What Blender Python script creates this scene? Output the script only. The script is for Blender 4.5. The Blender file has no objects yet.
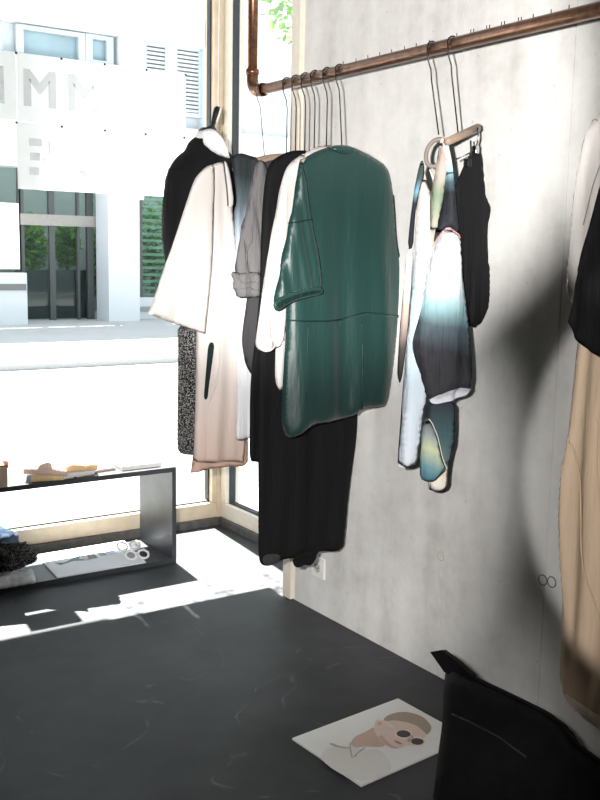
import bpy, bmesh, math, random
import numpy as np
from mathutils import Vector, Matrix
from mathutils.geometry import delaunay_2d_cdt
random.seed(4); rng = np.random.default_rng(4)
SC = bpy.context.scene; COL = SC.collection
PI = math.pi

# ------------------------------------------------------------------ camera
F, H = 985.0, 1.5
YAW = math.atan2(677, F*math.sqrt(1+(146/985)**2)); PIT = math.atan2(146, F); ROLL = math.atan(0.0186)
sy_, cy_ = math.sin(YAW), math.cos(YAW); sp_, cp_ = math.sin(PIT), math.cos(PIT); cr_, sr_ = math.cos(ROLL), math.sin(ROLL)
RT = Vector((cy_, -sy_, 0)); FW = Vector((sy_*cp_, cy_*cp_, -sp_)); UP = Vector((sy_*sp_, cy_*sp_, cp_))
CR = RT*cr_ + UP*sr_; CU = -RT*sr_ + UP*cr_
cam_d = bpy.data.cameras.new('camera'); cam = bpy.data.objects.new('camera', cam_d); COL.objects.link(cam)
cam_d.sensor_fit = 'VERTICAL'; cam_d.sensor_height = 24; cam_d.lens = F*24/800; cam_d.clip_start = .02; cam_d.clip_end = 300
M = Matrix.Identity(4)
for i in range(3):
    M[i][0] = CR[i]; M[i][1] = CU[i]; M[i][2] = -FW[i]
M[2][3] = H
cam.matrix_world = M
SC.camera = cam

def P(x, y, ax, val):
    """a point of the place: the photograph's line of sight met with the real plane it lies on"""
    d = FW + CR*((x-300)/F) + CU*((400-y)/F)
    t = (val - (0, 0, H)[ax]) / d[ax]
    return Vector((0, 0, H)) + d*t

# ------------------------------------------------------------------ materials
def nodes(name):
    m = bpy.data.materials.new(name); m.use_nodes = True
    nt = m.node_tree; b = nt.nodes['Principled BSDF']
    return m, nt, b
def N(nt, t, **kw):
    n = nt.nodes.new(t)
    for k, v in kw.items():
        if k in n.inputs: n.inputs[k].default_value = v
        else: setattr(n, k, v)
    return n
def c4(c): return (c[0], c[1], c[2], 1)
def s2l(r, g, b):
    f = lambda v: (v/255/12.92) if v/255 <= .04045 else ((v/255+.055)/1.055)**2.4
    return (f(r), f(g), f(b))
def plain(name, col, rough=.5, metal=0, var=.12, scale=30, spec=.5, bump=0, trans=0):
    m, nt, b = nodes(name)
    tc = N(nt, 'ShaderNodeTexCoord'); no = N(nt, 'ShaderNodeTexNoise', Scale=scale, Detail=4.0)
    nt.links.new(tc.outputs['Object'], no.inputs['Vector'])
    r = N(nt, 'ShaderNodeValToRGB'); r.color_ramp.elements[0].position = .3; r.color_ramp.elements[1].position = .7
    r.color_ramp.elements[0].color = c4([v*(1-var) for v in col]); r.color_ramp.elements[1].color = c4([min(1, v*(1+var)) for v in col])
    nt.links.new(no.outputs['Fac'], r.inputs['Fac']); nt.links.new(r.outputs['Color'], b.inputs['Base Color'])
    b.inputs['Roughness'].default_value = rough; b.inputs['Metallic'].default_value = metal
    b.inputs['Specular IOR Level'].default_value = spec
    if bump:
        bp = N(nt, 'ShaderNodeBump', Strength=bump, Distance=.01)
        nt.links.new(no.outputs['Fac'], bp.inputs['Height']); nt.links.new(bp.outputs['Normal'], b.inputs['Normal'])
    return m
def cloth_mat(name, stops, z0=0, z1=1, rough=.85, spec=.15, sheen=0., weave=.15, wr=.5, wscale=(38, 38, 5), slope=0., speck=0, translucent=0., axis=2, nz=.12):
    """fabric: ramp along height (object z from z0 to z1), vertical wrinkle bump, fine weave"""
    m, nt, b = nodes(name); L = nt.links.new
    tc = N(nt, 'ShaderNodeTexCoord'); sep = N(nt, 'ShaderNodeSeparateXYZ'); L(tc.outputs['Object'], sep.inputs[0])
    no = N(nt, 'ShaderNodeTexNoise', Scale=7.0, Detail=3.0); L(tc.outputs['Object'], no.inputs['Vector'])
    ad = N(nt, 'ShaderNodeMath', operation='MULTIPLY_ADD'); L(no.outputs['Fac'], ad.inputs[0]); ad.inputs[1].default_value = nz*2
    sx = N(nt, 'ShaderNodeMath', operation='MULTIPLY_ADD'); L(sep.outputs[0], sx.inputs[0]); sx.inputs[1].default_value = slope; L(sep.outputs[axis], sx.inputs[2])
    sub = N(nt, 'ShaderNodeMath', operation='SUBTRACT'); L(sx.outputs[0], sub.inputs[0]); sub.inputs[1].default_value = nz
    L(sub.outputs[0], ad.inputs[2])
    mr = N(nt, 'ShaderNodeMapRange'); L(ad.outputs[0], mr.inputs['Value']); mr.inputs['From Min'].default_value = z0; mr.inputs['From Max'].default_value = z1
    r = N(nt, 'ShaderNodeValToRGB'); cr = r.color_ramp
    while len(cr.elements) < len(stops): cr.elements.new(.5)
    for e, (p, c) in zip(cr.elements, stops): e.position = p; e.color = c4(c)
    L(mr.outputs[0], r.inputs['Fac'])
    colout = r.outputs['Color']
    if speck:
        vo = N(nt, 'ShaderNodeTexNoise', Scale=190.0, Detail=2.0); L(tc.outputs['Object'], vo.inputs['Vector'])
        rr = N(nt, 'ShaderNodeValToRGB'); rr.color_ramp.elements[0].position = .5; rr.color_ramp.elements[1].position = .62
        L(vo.outputs['Fac'], rr.inputs['Fac'])
        mx = N(nt, 'ShaderNodeMix', data_type='RGBA'); L(rr.outputs['Color'], mx.inputs['Factor']); L(colout, mx.inputs['A'])
        mx.inputs['B'].default_value = (speck, speck, speck*.97, 1); colout = mx.outputs['Result']
    L(colout, b.inputs['Base Color'])
    b.inputs['Roughness'].default_value = rough; b.inputs['Specular IOR Level'].default_value = spec
    b.inputs['Sheen Weight'].default_value = sheen
    mp = N(nt, 'ShaderNodeMapping'); mp.inputs['Scale'].default_value = wscale; L(tc.outputs['Object'], mp.inputs['Vector'])
    w = N(nt, 'ShaderNodeTexNoise', Scale=1.0, Detail=3.0, Roughness=.55); L(mp.outputs[0], w.inputs['Vector'])
    bp = N(nt, 'ShaderNodeBump', Strength=wr, Distance=.02); L(w.outputs['Fac'], bp.inputs['Height'])
    w2 = N(nt, 'ShaderNodeTexNoise', Scale=420.0, Detail=1.0); L(tc.outputs['Object'], w2.inputs['Vector'])
    bp2 = N(nt, 'ShaderNodeBump', Strength=weave, Distance=.002); L(w2.outputs['Fac'], bp2.inputs['Height']); L(bp.outputs[0], bp2.inputs['Normal'])
    L(bp2.outputs[0], b.inputs['Normal'])
    if translucent:
        out = nt.nodes['Material Output']; tr = N(nt, 'ShaderNodeBsdfTranslucent'); L(colout, tr.inputs['Color'])
        ms = N(nt, 'ShaderNodeMixShader'); ms.inputs[0].default_value = translucent
        L(b.outputs[0], ms.inputs[1]); L(tr.outputs[0], ms.inputs[2]); L(ms.outputs[0], out.inputs['Surface'])
    return m
def glass_mat(name, tint=(.97, .99, .985), refl=.06):
    m = bpy.data.materials.new(name); m.use_nodes = True; nt = m.node_tree; nt.nodes.clear()
    o = N(nt, 'ShaderNodeOutputMaterial'); t = N(nt, 'ShaderNodeBsdfTransparent'); t.inputs[0].default_value = c4(tint)
    g = N(nt, 'ShaderNodeBsdfGlossy', Roughness=.02); mx = N(nt, 'ShaderNodeMixShader'); lw = N(nt, 'ShaderNodeLayerWeight', Blend=.15)
    ml = N(nt, 'ShaderNodeMath', operation='MULTIPLY'); ml.inputs[1].default_value = refl*3
    nt.links.new(lw.outputs['Fresnel'], ml.inputs[0]); nt.links.new(ml.outputs[0], mx.inputs[0])
    nt.links.new(t.outputs[0], mx.inputs[1]); nt.links.new(g.outputs[0], mx.inputs[2]); nt.links.new(mx.outputs[0], o.inputs[0])
    return m
def paper_mat(name, col, tr=.5):
    m, nt, b = nodes(name); L = nt.links.new
    tc = N(nt, 'ShaderNodeTexCoord'); no = N(nt, 'ShaderNodeTexNoise', Scale=60.0); L(tc.outputs['Object'], no.inputs['Vector'])
    mx = N(nt, 'ShaderNodeMix', data_type='RGBA'); L(no.outputs['Fac'], mx.inputs['Factor']); mx.inputs['A'].default_value = c4(col); mx.inputs['B'].default_value = c4([v*.97 for v in col])
    L(mx.outputs['Result'], b.inputs['Base Color']); b.inputs['Roughness'].default_value = .8
    if tr:
        t = N(nt, 'ShaderNodeBsdfTranslucent'); L(mx.outputs['Result'], t.inputs['Color'])
        ms = N(nt, 'ShaderNodeMixShader'); ms.inputs[0].default_value = tr
        L(b.outputs[0], ms.inputs[1]); L(t.outputs[0], ms.inputs[2]); L(ms.outputs[0], nt.nodes['Material Output'].inputs['Surface'])
    return m
def concrete_mat():
    m, nt, b = nodes('cast_concrete'); L = nt.links.new
    tc = N(nt, 'ShaderNodeTexCoord')
    n1 = N(nt, 'ShaderNodeTexNoise', Scale=1.6, Detail=8.0, Roughness=.62); n2 = N(nt, 'ShaderNodeTexNoise', Scale=11.0, Detail=8.0, Roughness=.7)
    mp = N(nt, 'ShaderNodeMapping'); mp.inputs['Scale'].default_value = (1, 6, .7); L(tc.outputs['Object'], mp.inputs[0])
    n3 = N(nt, 'ShaderNodeTexNoise', Scale=1.5, Detail=5.0); L(mp.outputs[0], n3.inputs['Vector'])
    vo = N(nt, 'ShaderNodeTexVoronoi', Scale=13.0); vo.feature = 'F1'; L(tc.outputs['Object'], vo.inputs['Vector'])
    L(tc.outputs['Object'], n1.inputs['Vector']); L(tc.outputs['Object'], n2.inputs['Vector'])
    a = N(nt, 'ShaderNodeMath', operation='ADD'); L(n1.outputs['Fac'], a.inputs[0]); L(n2.outputs['Fac'], a.inputs[1])
    a2 = N(nt, 'ShaderNodeMath', operation='ADD'); L(a.outputs[0], a2.inputs[0]); L(n3.outputs['Fac'], a2.inputs[1])
    dv = N(nt, 'ShaderNodeMath', operation='DIVIDE'); L(a2.outputs[0], dv.inputs[0]); dv.inputs[1].default_value = 3
    r = N(nt, 'ShaderNodeValToRGB'); cr = r.color_ramp
    cr.elements[0].position = .36; cr.elements[0].color = (.56, .54, .51, 1); cr.elements[1].position = .59; cr.elements[1].color = (.80, .785, .76, 1)
    e = cr.elements.new(.47); e.color = (.70, .682, .655, 1)
    L(dv.outputs[0], r.inputs[0])
    rp = N(nt, 'ShaderNodeValToRGB'); rp.color_ramp.elements[0].position = .035; rp.color_ramp.elements[1].position = .06
    rp.color_ramp.elements[0].color = (.55, .55, .55, 1); L(vo.outputs['Distance'], rp.inputs[0])
    mu = N(nt, 'ShaderNodeMix', data_type='RGBA', blend_type='MULTIPLY'); mu.inputs['Factor'].default_value = .55
    L(r.outputs[0], mu.inputs['A']); L(rp.outputs[0], mu.inputs['B']); L(mu.outputs['Result'], b.inputs['Base Color'])
    b.inputs['Roughness'].default_value = .62; b.inputs['Specular IOR Level'].default_value = .25
    bp = N(nt, 'ShaderNodeBump', Strength=.12, Distance=.01); L(n2.outputs['Fac'], bp.inputs['Height']); L(bp.outputs[0], b.inputs['Normal'])
    return m
def floor_mat():
    m, nt, b = nodes('dark_screed'); L = nt.links.new
    tc = N(nt, 'ShaderNodeTexCoord')
    n1 = N(nt, 'ShaderNodeTexNoise', Scale=2.2, Detail=9.0, Roughness=.65); L(tc.outputs['Object'], n1.inputs['Vector'])
    r = N(nt, 'ShaderNodeValToRGB'); r.color_ramp.elements[0].position = .35; r.color_ramp.elements[1].position = .72
    r.color_ramp.elements[0].color = (.026, .0275, .030, 1); r.color_ramp.elements[1].color = (.055, .057, .060, 1); L(n1.outputs['Fac'], r.inputs[0])
    # faint scuffs: thin bands where a warped noise crosses a level
    sc = N(nt, 'ShaderNodeTexNoise', Scale=1.35, Detail=3.0, Roughness=.45, Distortion=.6); L(tc.outputs['Object'], sc.inputs['Vector'])
    sb = N(nt, 'ShaderNodeMath', operation='SUBTRACT'); L(sc.outputs['Fac'], sb.inputs[0]); sb.inputs[1].default_value = .53
    ab = N(nt, 'ShaderNodeMath', operation='ABSOLUTE'); L(sb.outputs[0], ab.inputs[0])
    rs = N(nt, 'ShaderNodeValToRGB'); rs.color_ramp.elements[0].position = 0; rs.color_ramp.elements[0].color = (1, 1, 1, 1)
    rs.color_ramp.elements[1].position = .0055; rs.color_ramp.elements[1].color = (0, 0, 0, 1); L(ab.outputs[0], rs.inputs[0])
    n4 = N(nt, 'ShaderNodeTexNoise', Scale=9.0, Detail=5.0); L(tc.outputs['Object'], n4.inputs['Vector'])
    r4 = N(nt, 'ShaderNodeValToRGB'); r4.color_ramp.elements[0].position = .47; r4.color_ramp.elements[1].position = .68; L(n4.outputs['Fac'], r4.inputs[0])
    ml = N(nt, 'ShaderNodeMath', operation='MULTIPLY'); L(rs.outputs[0], ml.inputs[0]); L(r4.outputs[0], ml.inputs[1])
    mx = N(nt, 'ShaderNodeMix', data_type='RGBA'); L(ml.outputs[0], mx.inputs['Factor']); L(r.outputs[0], mx.inputs['A']); mx.inputs['B'].default_value = (.12, .12, .12, 1)
    L(mx.outputs['Result'], b.inputs['Base Color'])
    b.inputs['Roughness'].default_value = .55; b.inputs['Specular IOR Level'].default_value = .3
    bp = N(nt, 'ShaderNodeBump', Strength=.08, Distance=.01); L(n4.outputs['Fac'], bp.inputs['Height']); L(bp.outputs[0], b.inputs['Normal'])
    return m

# ------------------------------------------------------------------ mesh helpers
def link(name, me, mat, parent=None, smooth=False):
    o = bpy.data.objects.new(name, me); COL.objects.link(o)
    for mm in (mat if isinstance(mat, (list, tuple)) else [mat]): me.materials.append(mm)
    if smooth:
        for p in me.polygons: p.use_smooth = True
    if parent is not None:
        o.parent = parent
    return o
def obj(name, bm, mat, parent=None, smooth=False, org=None):
    """bm is in world metres; the origin goes to the parent's base, or org"""
    base = Vector(parent['_at']) if parent is not None else (Vector(org) if org else None)
    if base is None:
        co = [v.co for v in bm.verts]; n = len(co)
        base = Vector((sum(c.x for c in co)/n, sum(c.y for c in co)/n, min(c.z for c in co)))
    bmesh.ops.recalc_face_normals(bm, faces=bm.faces)
    bmesh.ops.translate(bm, verts=bm.verts, vec=-base)
    me = bpy.data.meshes.new(name); bm.to_mesh(me); bm.free()
    o = link(name, me, mat, parent, smooth)
    if parent is None: o.location = base
    o['_at'] = tuple(base)
    return o
def thing(name, label, cat, at, group=None):
    o = bpy.data.objects.new(name, None); COL.objects.link(o); o.location = at; o.empty_display_size = .05
    o['label'] = label; o['category'] = cat; o['_at'] = tuple(at)
    if group: o['group'] = group
    return o
def tag(o, label, cat, group=None):
    o['label'] = label; o['category'] = cat
    if group: o['group'] = group
    return o
def struct(name, bm, mat, smooth=False):
    o = obj(name, bm, mat, None, smooth); o['kind'] = 'structure'; return o
def bx(bm, x0, x1, y0, y1, z0, z1, bev=0):
    r = bmesh.ops.create_cube(bm, size=1)
    for v in r['verts']:
        v.co = Vector(((x0+x1)/2 + v.co.x*(x1-x0), (y0+y1)/2 + v.co.y*(y1-y0), (z0+z1)/2 + v.co.z*(z1-z0)))
    if bev:
        es = list({e for v in r['verts'] for e in v.link_edges})
        bmesh.ops.bevel(bm, geom=es, offset=bev, segments=2, affect='EDGES', profile=.5)
    return bm
def box(*a, bev=0): return bx(bmesh.new(), *a, bev=bev)
def tube(bm, pts, rad, n=8, cap=True, flat=None):
    """swept tube along pts; rad a number or list; flat=(a,b) elliptic section in (side, normal)"""
    pts = [Vector(p) for p in pts]; rings = []
    up = Vector((0, 0, 1)); prev = None
    for i, p in enumerate(pts):
        t = (pts[min(i+1, len(pts)-1)] - pts[max(i-1, 0)]).normalized()
        if prev is None:
            s = t.cross(up)
            if s.length < .05: s = t.cross(Vector((1, 0, 0)))
        else: s = prev - t*prev.dot(t)
        s.normalize(); prev = s; nn = s.cross(t)
        r = rad[i] if isinstance(rad, (list, tuple)) else rad
        fa, fb = flat or (1, 1)
        rings.append([bm.verts.new(p + s*(r*fa*math.cos(2*PI*k/n)) + nn*(r*fb*math.sin(2*PI*k/n))) for k in range(n)])
    for a, b in zip(rings, rings[1:]):
        for k in range(n): bm.faces.new((a[k], a[(k+1) % n], b[(k+1) % n], b[k]))
    if cap: bm.faces.new(rings[0][::-1]); bm.faces.new(rings[-1])
    return bm
def lathe(bm, prof, at, n=24, axis=None):
    rings = []
    ax = Vector(axis or (0, 0, 1)).normalized(); q = Vector((0, 0, 1)).rotation_difference(ax)
    for r, z in prof:
        rings.append([bm.verts.new(Vector(at) + q @ Vector((max(r, 1e-4)*math.cos(2*PI*k/n), max(r, 1e-4)*math.sin(2*PI*k/n), z))) for k in range(n)])
    for a, b in zip(rings, rings[1:]):
        for k in range(n): bm.faces.new((a[k], a[(k+1) % n], b[(k+1) % n], b[k]))
    bm.faces.new(rings[0][::-1]); bm.faces.new(rings[-1])
    return bm
def chaikin(p, it=2, closed=True):
    for _ in range(it):
        q = []
        n = len(p)
        for i in range(n if closed else n-1):
            a, b = p[i], p[(i+1) % n]
            q += [a*.75+b*.25, a*.25+b*.75]
        if not closed: q = [p[0]] + q + [p[-1]]
        p = q
    return p
def resample(p, step, closed=True):
    out = []
    n = len(p)
    for i in range(n if closed else n-1):
        a, b = p[i], p[(i+1) % n]; d = np.linalg.norm(b-a); k = max(1, int(round(d/step)))
        for j in range(k): out.append(a+(b-a)*(j/k))
    if not closed: out.append(p[-1])
    return out
def seg_dist(q, poly):
    a = np.array(poly); b = np.roll(a, -1, axis=0); d = b-a; L2 = (d**2).sum(1)+1e-12
    v = q[:, None, :]-a[None]; t = np.clip((v*d[None]).sum(2)/L2, 0, 1)
    return np.sqrt((((v-t[..., None]*d[None]))**2).sum(2)).min(1)
def inside(q, poly):
    a = np.array(poly); b = np.roll(a, -1, axis=0); c = np.zeros(len(q), bool)
    for (x1, y1), (x2, y2) in zip(a, b):
        cond = ((y1 > q[:, 1]) != (y2 > q[:, 1]))
        with np.errstate(divide='ignore', invalid='ignore'):
            c ^= cond & (q[:, 0] < (x2-x1)*(q[:, 1]-y1)/(y2-y1)+x1)
    return c

class Cloth:
    """a hanging piece of fabric: outline in an upright plane Y=const, puffed front and back, rippled by vertical folds"""
    def __init__(s, name, pts, Y, mat, parent, T=.03, R=.08, amp=.012, lam=.09, seed=0, top=.15, res=.012, sm=2, tilt=0., diag=0., k=0.):
        s.Y, s.T, s.R, s.amp, s.lam, s.top, s.diag, s.tilt = Y, T, R, amp, lam, top, diag, tilt
        s.k = k
        poly = []
        for p in pts:
            for _ in range(3 if len(p) > 2 else 1): poly.append(s.at(p[0], p[1]))     # a third number keeps the corner crisp
        s.poly = [q for i, q in enumerate(resample(chaikin(poly, sm), res)) ]
        s.poly = [q for i, q in enumerate(s.poly) if np.linalg.norm(q-s.poly[i-1]) > 1e-4]
        pa = np.array(s.poly); s.z0, s.z1 = pa[:, 1].min(), pa[:, 1].max(); s.xm = pa[:, 0].mean()
        r = np.random.default_rng(seed+7); s.ph = r.uniform(0, 6.28, 6)
        xs = np.arange(pa[:, 0].min(), pa[:, 0].max(), res); zs = np.arange(s.z0, s.z1, res*.87)
        g = np.array([(x+(res/2 if j % 2 else 0), z) for j, z in enumerate(zs) for x in xs])
        g = g[inside(g, s.poly)]; g = g[seg_dist(g, s.poly) > res*.6]
        vv = [Vector(p) for p in s.poly]+[Vector(p) for p in g]; nb = len(s.poly)
        co, ed, fa, *_ = delaunay_2d_cdt(vv, [], [list(range(nb))], 1, 1e-6)
        q = np.array([(c[0], c[1]) for c in co]); d = seg_dist(q, s.poly); fold = s.fold(q); bul = s.bulge(d)
        bm = bmesh.new()
        fr = [bm.verts.new((x, Y+f-b, z)) for (x, z), f, b in zip(q, fold, bul)]
        bk = [fr[i] if d[i] < 1e-5 else bm.verts.new((q[i][0], Y+fold[i]+bul[i], q[i][1])) for i in range(len(q))]
        for f in fa:
            for vs in ([fr[i] for i in f], [bk[i] for i in reversed(f)]):
                try: bm.faces.new(vs)
                except ValueError: pass
        s.o = obj(name, bm, mat, parent, True)
    def at(s, x, y):
        d = FW + CR*((x-300)/F) + CU*((400-y)/F); t = (s.Y - s.k*RX)/(d.y - s.k*d.x)
        return np.array((d.x*t, H+d.z*t))
    def bulge(s, d):
        u = np.clip(d/s.R, 0, 1); return s.T*np.sqrt(np.clip(1-(1-u)**2, 0, 1))
    def fold(s, q):
        x, z = q[:, 0]+s.diag*(q[:, 1]-s.z1), q[:, 1]; w = s.top+(1-s.top)*np.clip((s.z1-z)/(s.z1-s.z0+1e-6), 0, 1)
        p = s.ph
        f = np.sin(2*PI*x/s.lam+p[0]+.7*np.sin(z*4+p[1]))+.55*np.sin(2*PI*x/(s.lam*.47)+p[2]+.9*np.sin(z*6+p[3]))+.5*np.sin(z*9+x*11+p[4])*.6
        return s.amp*w*f+s.k*(x-RX)
    def front(s, x, z):
        q = np.array([(x, z)]); ins = inside(q, s.poly)[0]
        d = seg_dist(q, s.poly) if ins else np.array([0.])
        return s.Y+float(s.fold(q)[0]-s.bulge(d)[0])
    def seam(s, name, px, rad, mat, parent=None, off=.002, step=.01):
        pts = [s.at(x, y) for x, y in px]
        pts = resample(chaikin(pts, 2, False), step, False)
        bm = bmesh.new(); tube(bm, [(x, s.front(x, z)-off, z) for x, z in pts], rad, 6)
        return obj(name, bm, mat, parent or s.o, True)
    def patch(s, name, px, mat, off=.003, parent=None, res=.008, lift=0.):
        """a piece lying on the cloth's front, following its folds"""
        poly = resample(chaikin([s.at(x, y) for x, y in px], 2), res)
        pa = np.array(poly)
        g = np.array([(x, z) for z in np.arange(pa[:, 1].min(), pa[:, 1].max(), res) for x in np.arange(pa[:, 0].min(), pa[:, 0].max(), res)])
        g = g[inside(g, poly)]; g = g[seg_dist(g, poly) > res*.5] if len(g) else g
        vv = [Vector(p) for p in poly]+[Vector(p) for p in g]
        co, ed, fa, *_ = delaunay_2d_cdt(vv, [], [list(range(len(poly)))], 1, 1e-6)
        q = np.array([(c[0], c[1]) for c in co]); d = seg_dist(q, poly)
        ins = inside(q, s.poly); ds = np.where(ins, seg_dist(q, s.poly), 0.)
        y = s.Y+s.fold(q)-s.bulge(ds)-off-lift*np.sqrt(np.clip(1-(1-np.clip(d/.025, 0, 1))**2, 0, 1))
        bm = bmesh.new(); fr = [bm.verts.new((a, yy, b)) for (a, b), yy in zip(q, y)]
        for f in fa: bm.faces.new([fr[i] for i in f])
        return obj(name, bm, mat, parent or s.o, True)

# ------------------------------------------------------------------ palette
M_conc = concrete_mat(); M_floor = floor_mat()
M_white = plain('white_render', (.62, .63, .64), .8, var=.03, scale=2)
M_ceil = plain('ceiling_concrete', (.2, .2, .195), .9, var=.03, scale=2)
M_wood = plain('pale_oak_frame', s2l(208, 190, 165), .5, var=.1, scale=14)
M_frame = plain('white_frame', s2l(232, 222, 206), .45, var=.04)
M_gasket = plain('dark_gasket', (.03, .035, .04), .6)
M_sill = plain('dark_sill', (.09, .083, .075), .7, var=.3)
M_glass = glass_mat('window_glass')
M_copper = plain('aged_copper', s2l(142, 104, 80), .34, metal=.85, var=.35, scale=45)
M_wire = plain('black_wire', (.02, .02, .022), .4, metal=.5)
M_hangwood = plain('beech_hanger', s2l(158, 136, 118), .5, var=.12, scale=60)
M_steel = plain('raw_steel', (.05, .054, .06), .4, metal=.2, var=.25, scale=9)
M_chrome = plain('chrome', (.6, .6, .6), .2, metal=1)
M_black = plain('black_plastic', (.012, .012, .013), .35)
M_whitepl = plain('white_plastic', (.88, .87, .85), .4, var=.02)
M_paper = paper_mat('thin_white_paper', (.92, .92, .92), .5)
M_ink = paper_mat('faint_letter', (.5, .51, .52), 0)
_nt = M_ink.node_tree; _t = N(_nt, 'ShaderNodeBsdfTransparent'); _m = N(_nt, 'ShaderNodeMixShader'); _m.inputs[0].default_value = .8
_nt.links.new(_nt.nodes['Principled BSDF'].outputs[0], _m.inputs[1]); _nt.links.new(_t.outputs[0], _m.inputs[2]); _nt.links.new(_m.outputs[0], _nt.nodes['Material Output'].inputs['Surface'])
M_road = plain('pale_asphalt', (.2, .2, .2), .9, var=.05, scale=1)
M_leaf = cloth_mat('leaf', [(0, (.06, .16, .03)), (1, (.16, .3, .07))], -1, 1, translucent=.4)

# ------------------------------------------------------------------ room shell
W = 2.325; YW = 3.44; XR = 2.66; YWIN = 4.72
CEIL = 3.1
struct('floor', box(-2.6, XR+.1, -2.6, YWIN+.12, -.1, 0), M_floor)
bm = bmesh.new()
for y0, y1 in ((-2.6, -.45), (-.446, .78), (.784, 2.028), (2.032, 2.503), (2.507, YW)):
    bx(bm, W, W+.3, y0, y1, 0, CEIL)
bx(bm, W+.05, W+.29, -2.6, YW-.01, 0, CEIL)
wall_r = struct('wall_right', bm, M_conc)
# formwork tie holes along the joints
for (px, py) in ((543, 580), (552, 582), (441, 556), (322, 545)):
    p = P(px, py, 0, W)
    b = bmesh.new(); lathe(b, [(.016, -.002), (.016, .001), (.001, .001)], p, 20, (-1, 0, 0))
    th_ = obj('tie_hole', b, M_conc, wall_r)
    b = bmesh.new(); tube(b, [(W-.001, p.y+.0165*math.cos(a), p.z+.0165*math.sin(a)) for a in np.linspace(0, 2*PI, 25)], .0022 if px > 500 else .0014, 6, False)
    obj('tie_hole_rim', b, plain('rim_grey', (.2, .19, .175) if px > 500 else (.42, .4, .37), .8), th_, True)
M_greyw = plain('grey_render', (.1, .1, .1), .85, var=.05, scale=2)
struct('wall_left', box(-2.7, -2.6, -2.6, YWIN+.1, 0, CEIL), M_greyw)
struct('wall_back', box(-2.7, XR+.1, -2.7, -2.6, 0, CEIL), M_greyw)
struct('ceiling', box(-2.7, XR+.15, -2.7, YWIN+.12, CEIL, CEIL+.15), M_ceil)

def framed(name, axis, pos, a0, a1, z0, z1, mull, mat, th=.05, fw=.06, low=.1):
    """glazed window: frame bars in the plane axis=pos; one pane"""
    o = thing(name, '', '', ((pos, (a0+a1)/2, 0) if axis == 0 else ((a0+a1)/2, pos, 0)))
    del o['label']; del o['category']; o['kind'] = 'structure'
    bm = bmesh.new(); gk = bmesh.new()
    def b(u0, u1, zz0, zz1, t=th, target=bm, bev=.004):
        if axis == 1: bx(target, u0, u1, pos-t, pos+t, zz0, zz1, bev=bev)
        else: bx(target, pos-t, pos+t, u0, u1, zz0, zz1, bev=bev)
    b(a0, a1, z0, z0+low); b(a0, a1, z1-fw, z1)
    for u in [a0, a1-fw]+[m_-fw/2 for m_ in mull]: b(u, u+fw, z0+low, z1-fw)
    edges = [a0]+[m_-fw/2 for m_ in mull]+[a1-fw]
    for e0, e1 in zip(edges, edges[1:]):
        i0, i1 = e0+fw, e1
        gd = .018; b(i0, i0+.008, z0+low, z1-fw, gd, gk, 0); b(i1-.008, i1, z0+low, z1-fw, gd, gk, 0); b(i0, i1, z0+low, z0+low+.008, gd, gk, 0)
    obj('window_frame', bm, mat, o); obj('gasket', gk, M_gasket, o)
    g = bmesh.new()
    if axis == 1: bx(g, a0+.01, a1-.01, pos-.004, pos+.004, z0+.02, z1-.02)
    else: bx(g, pos-.004, pos+.004, a0+.01, a1-.01, z0+.02, z1-.02)
    obj('pane', g, M_glass, o)
    return o
struct('added_blocking_wall', box(-2.6, 1.0, YWIN-.05, YWIN+.12, 0, CEIL), M_greyw)  # solid wall added out of view in place of glazing, to cut daylight
framed('window_1', 1, YWIN, 1.0, 2.672, .04, CEIL, [], M_wood, .05, .075, .085)
framed('window_2', 0, XR+.03, YW+.02, YWIN-.05, .04, CEIL, [], M_frame, .04, .06, .085)
struct('trim_1', box(2.625, XR+.11, YWIN-.055, YWIN+.09, .0, CEIL, bev=.006), M_wood)        # corner post
struct('trim_2', box(W-.022, W+.05, YW-.004, YW+.06, .002, CEIL, bev=.004), M_frame)          # post at the end of the concrete
struct('baseboard_front', box(1.0, XR, YWIN-.075, YWIN+.06, .0, .042), M_sill)
struct('baseboard_right', box(XR-.03, XR+.08, YW+.06, YWIN-.075, .0, .042), M_sill)

# socket on the concrete
p = P(319.5, 567, 0, W)
sk = thing('wall_socket', 'square white wall socket low on the concrete wall below the black skirt', 'socket', (W, p.y, p.z))
obj('cover_plate', box(W-.011, W, p.y-.045, p.y+.045, p.z-.045, p.z+.045, bev=.004), M_whitepl, sk)
b = bmesh.new(); lathe(b, [(.024, 0), (.024, .003), (.02, .004), (.0195, .0012), (.001, .001)], (W-.0105, p.y, p.z), 6, (-1, 0, 0)); obj('socket_well', b, plain('socket_grey', (.5, .49, .46), .5), sk)
for dy, dz in ((.009, 0), (-.009, 0), (0, -.006)):
    b = bmesh.new(); lathe(b, [(.0028, 0), (.0028, .0008), (.0005, .0008)], (W-.0125, p.y+dy, p.z+dz), 10, (-1, 0, 0)); obj('pin_hole', b, M_black, sk)

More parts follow.
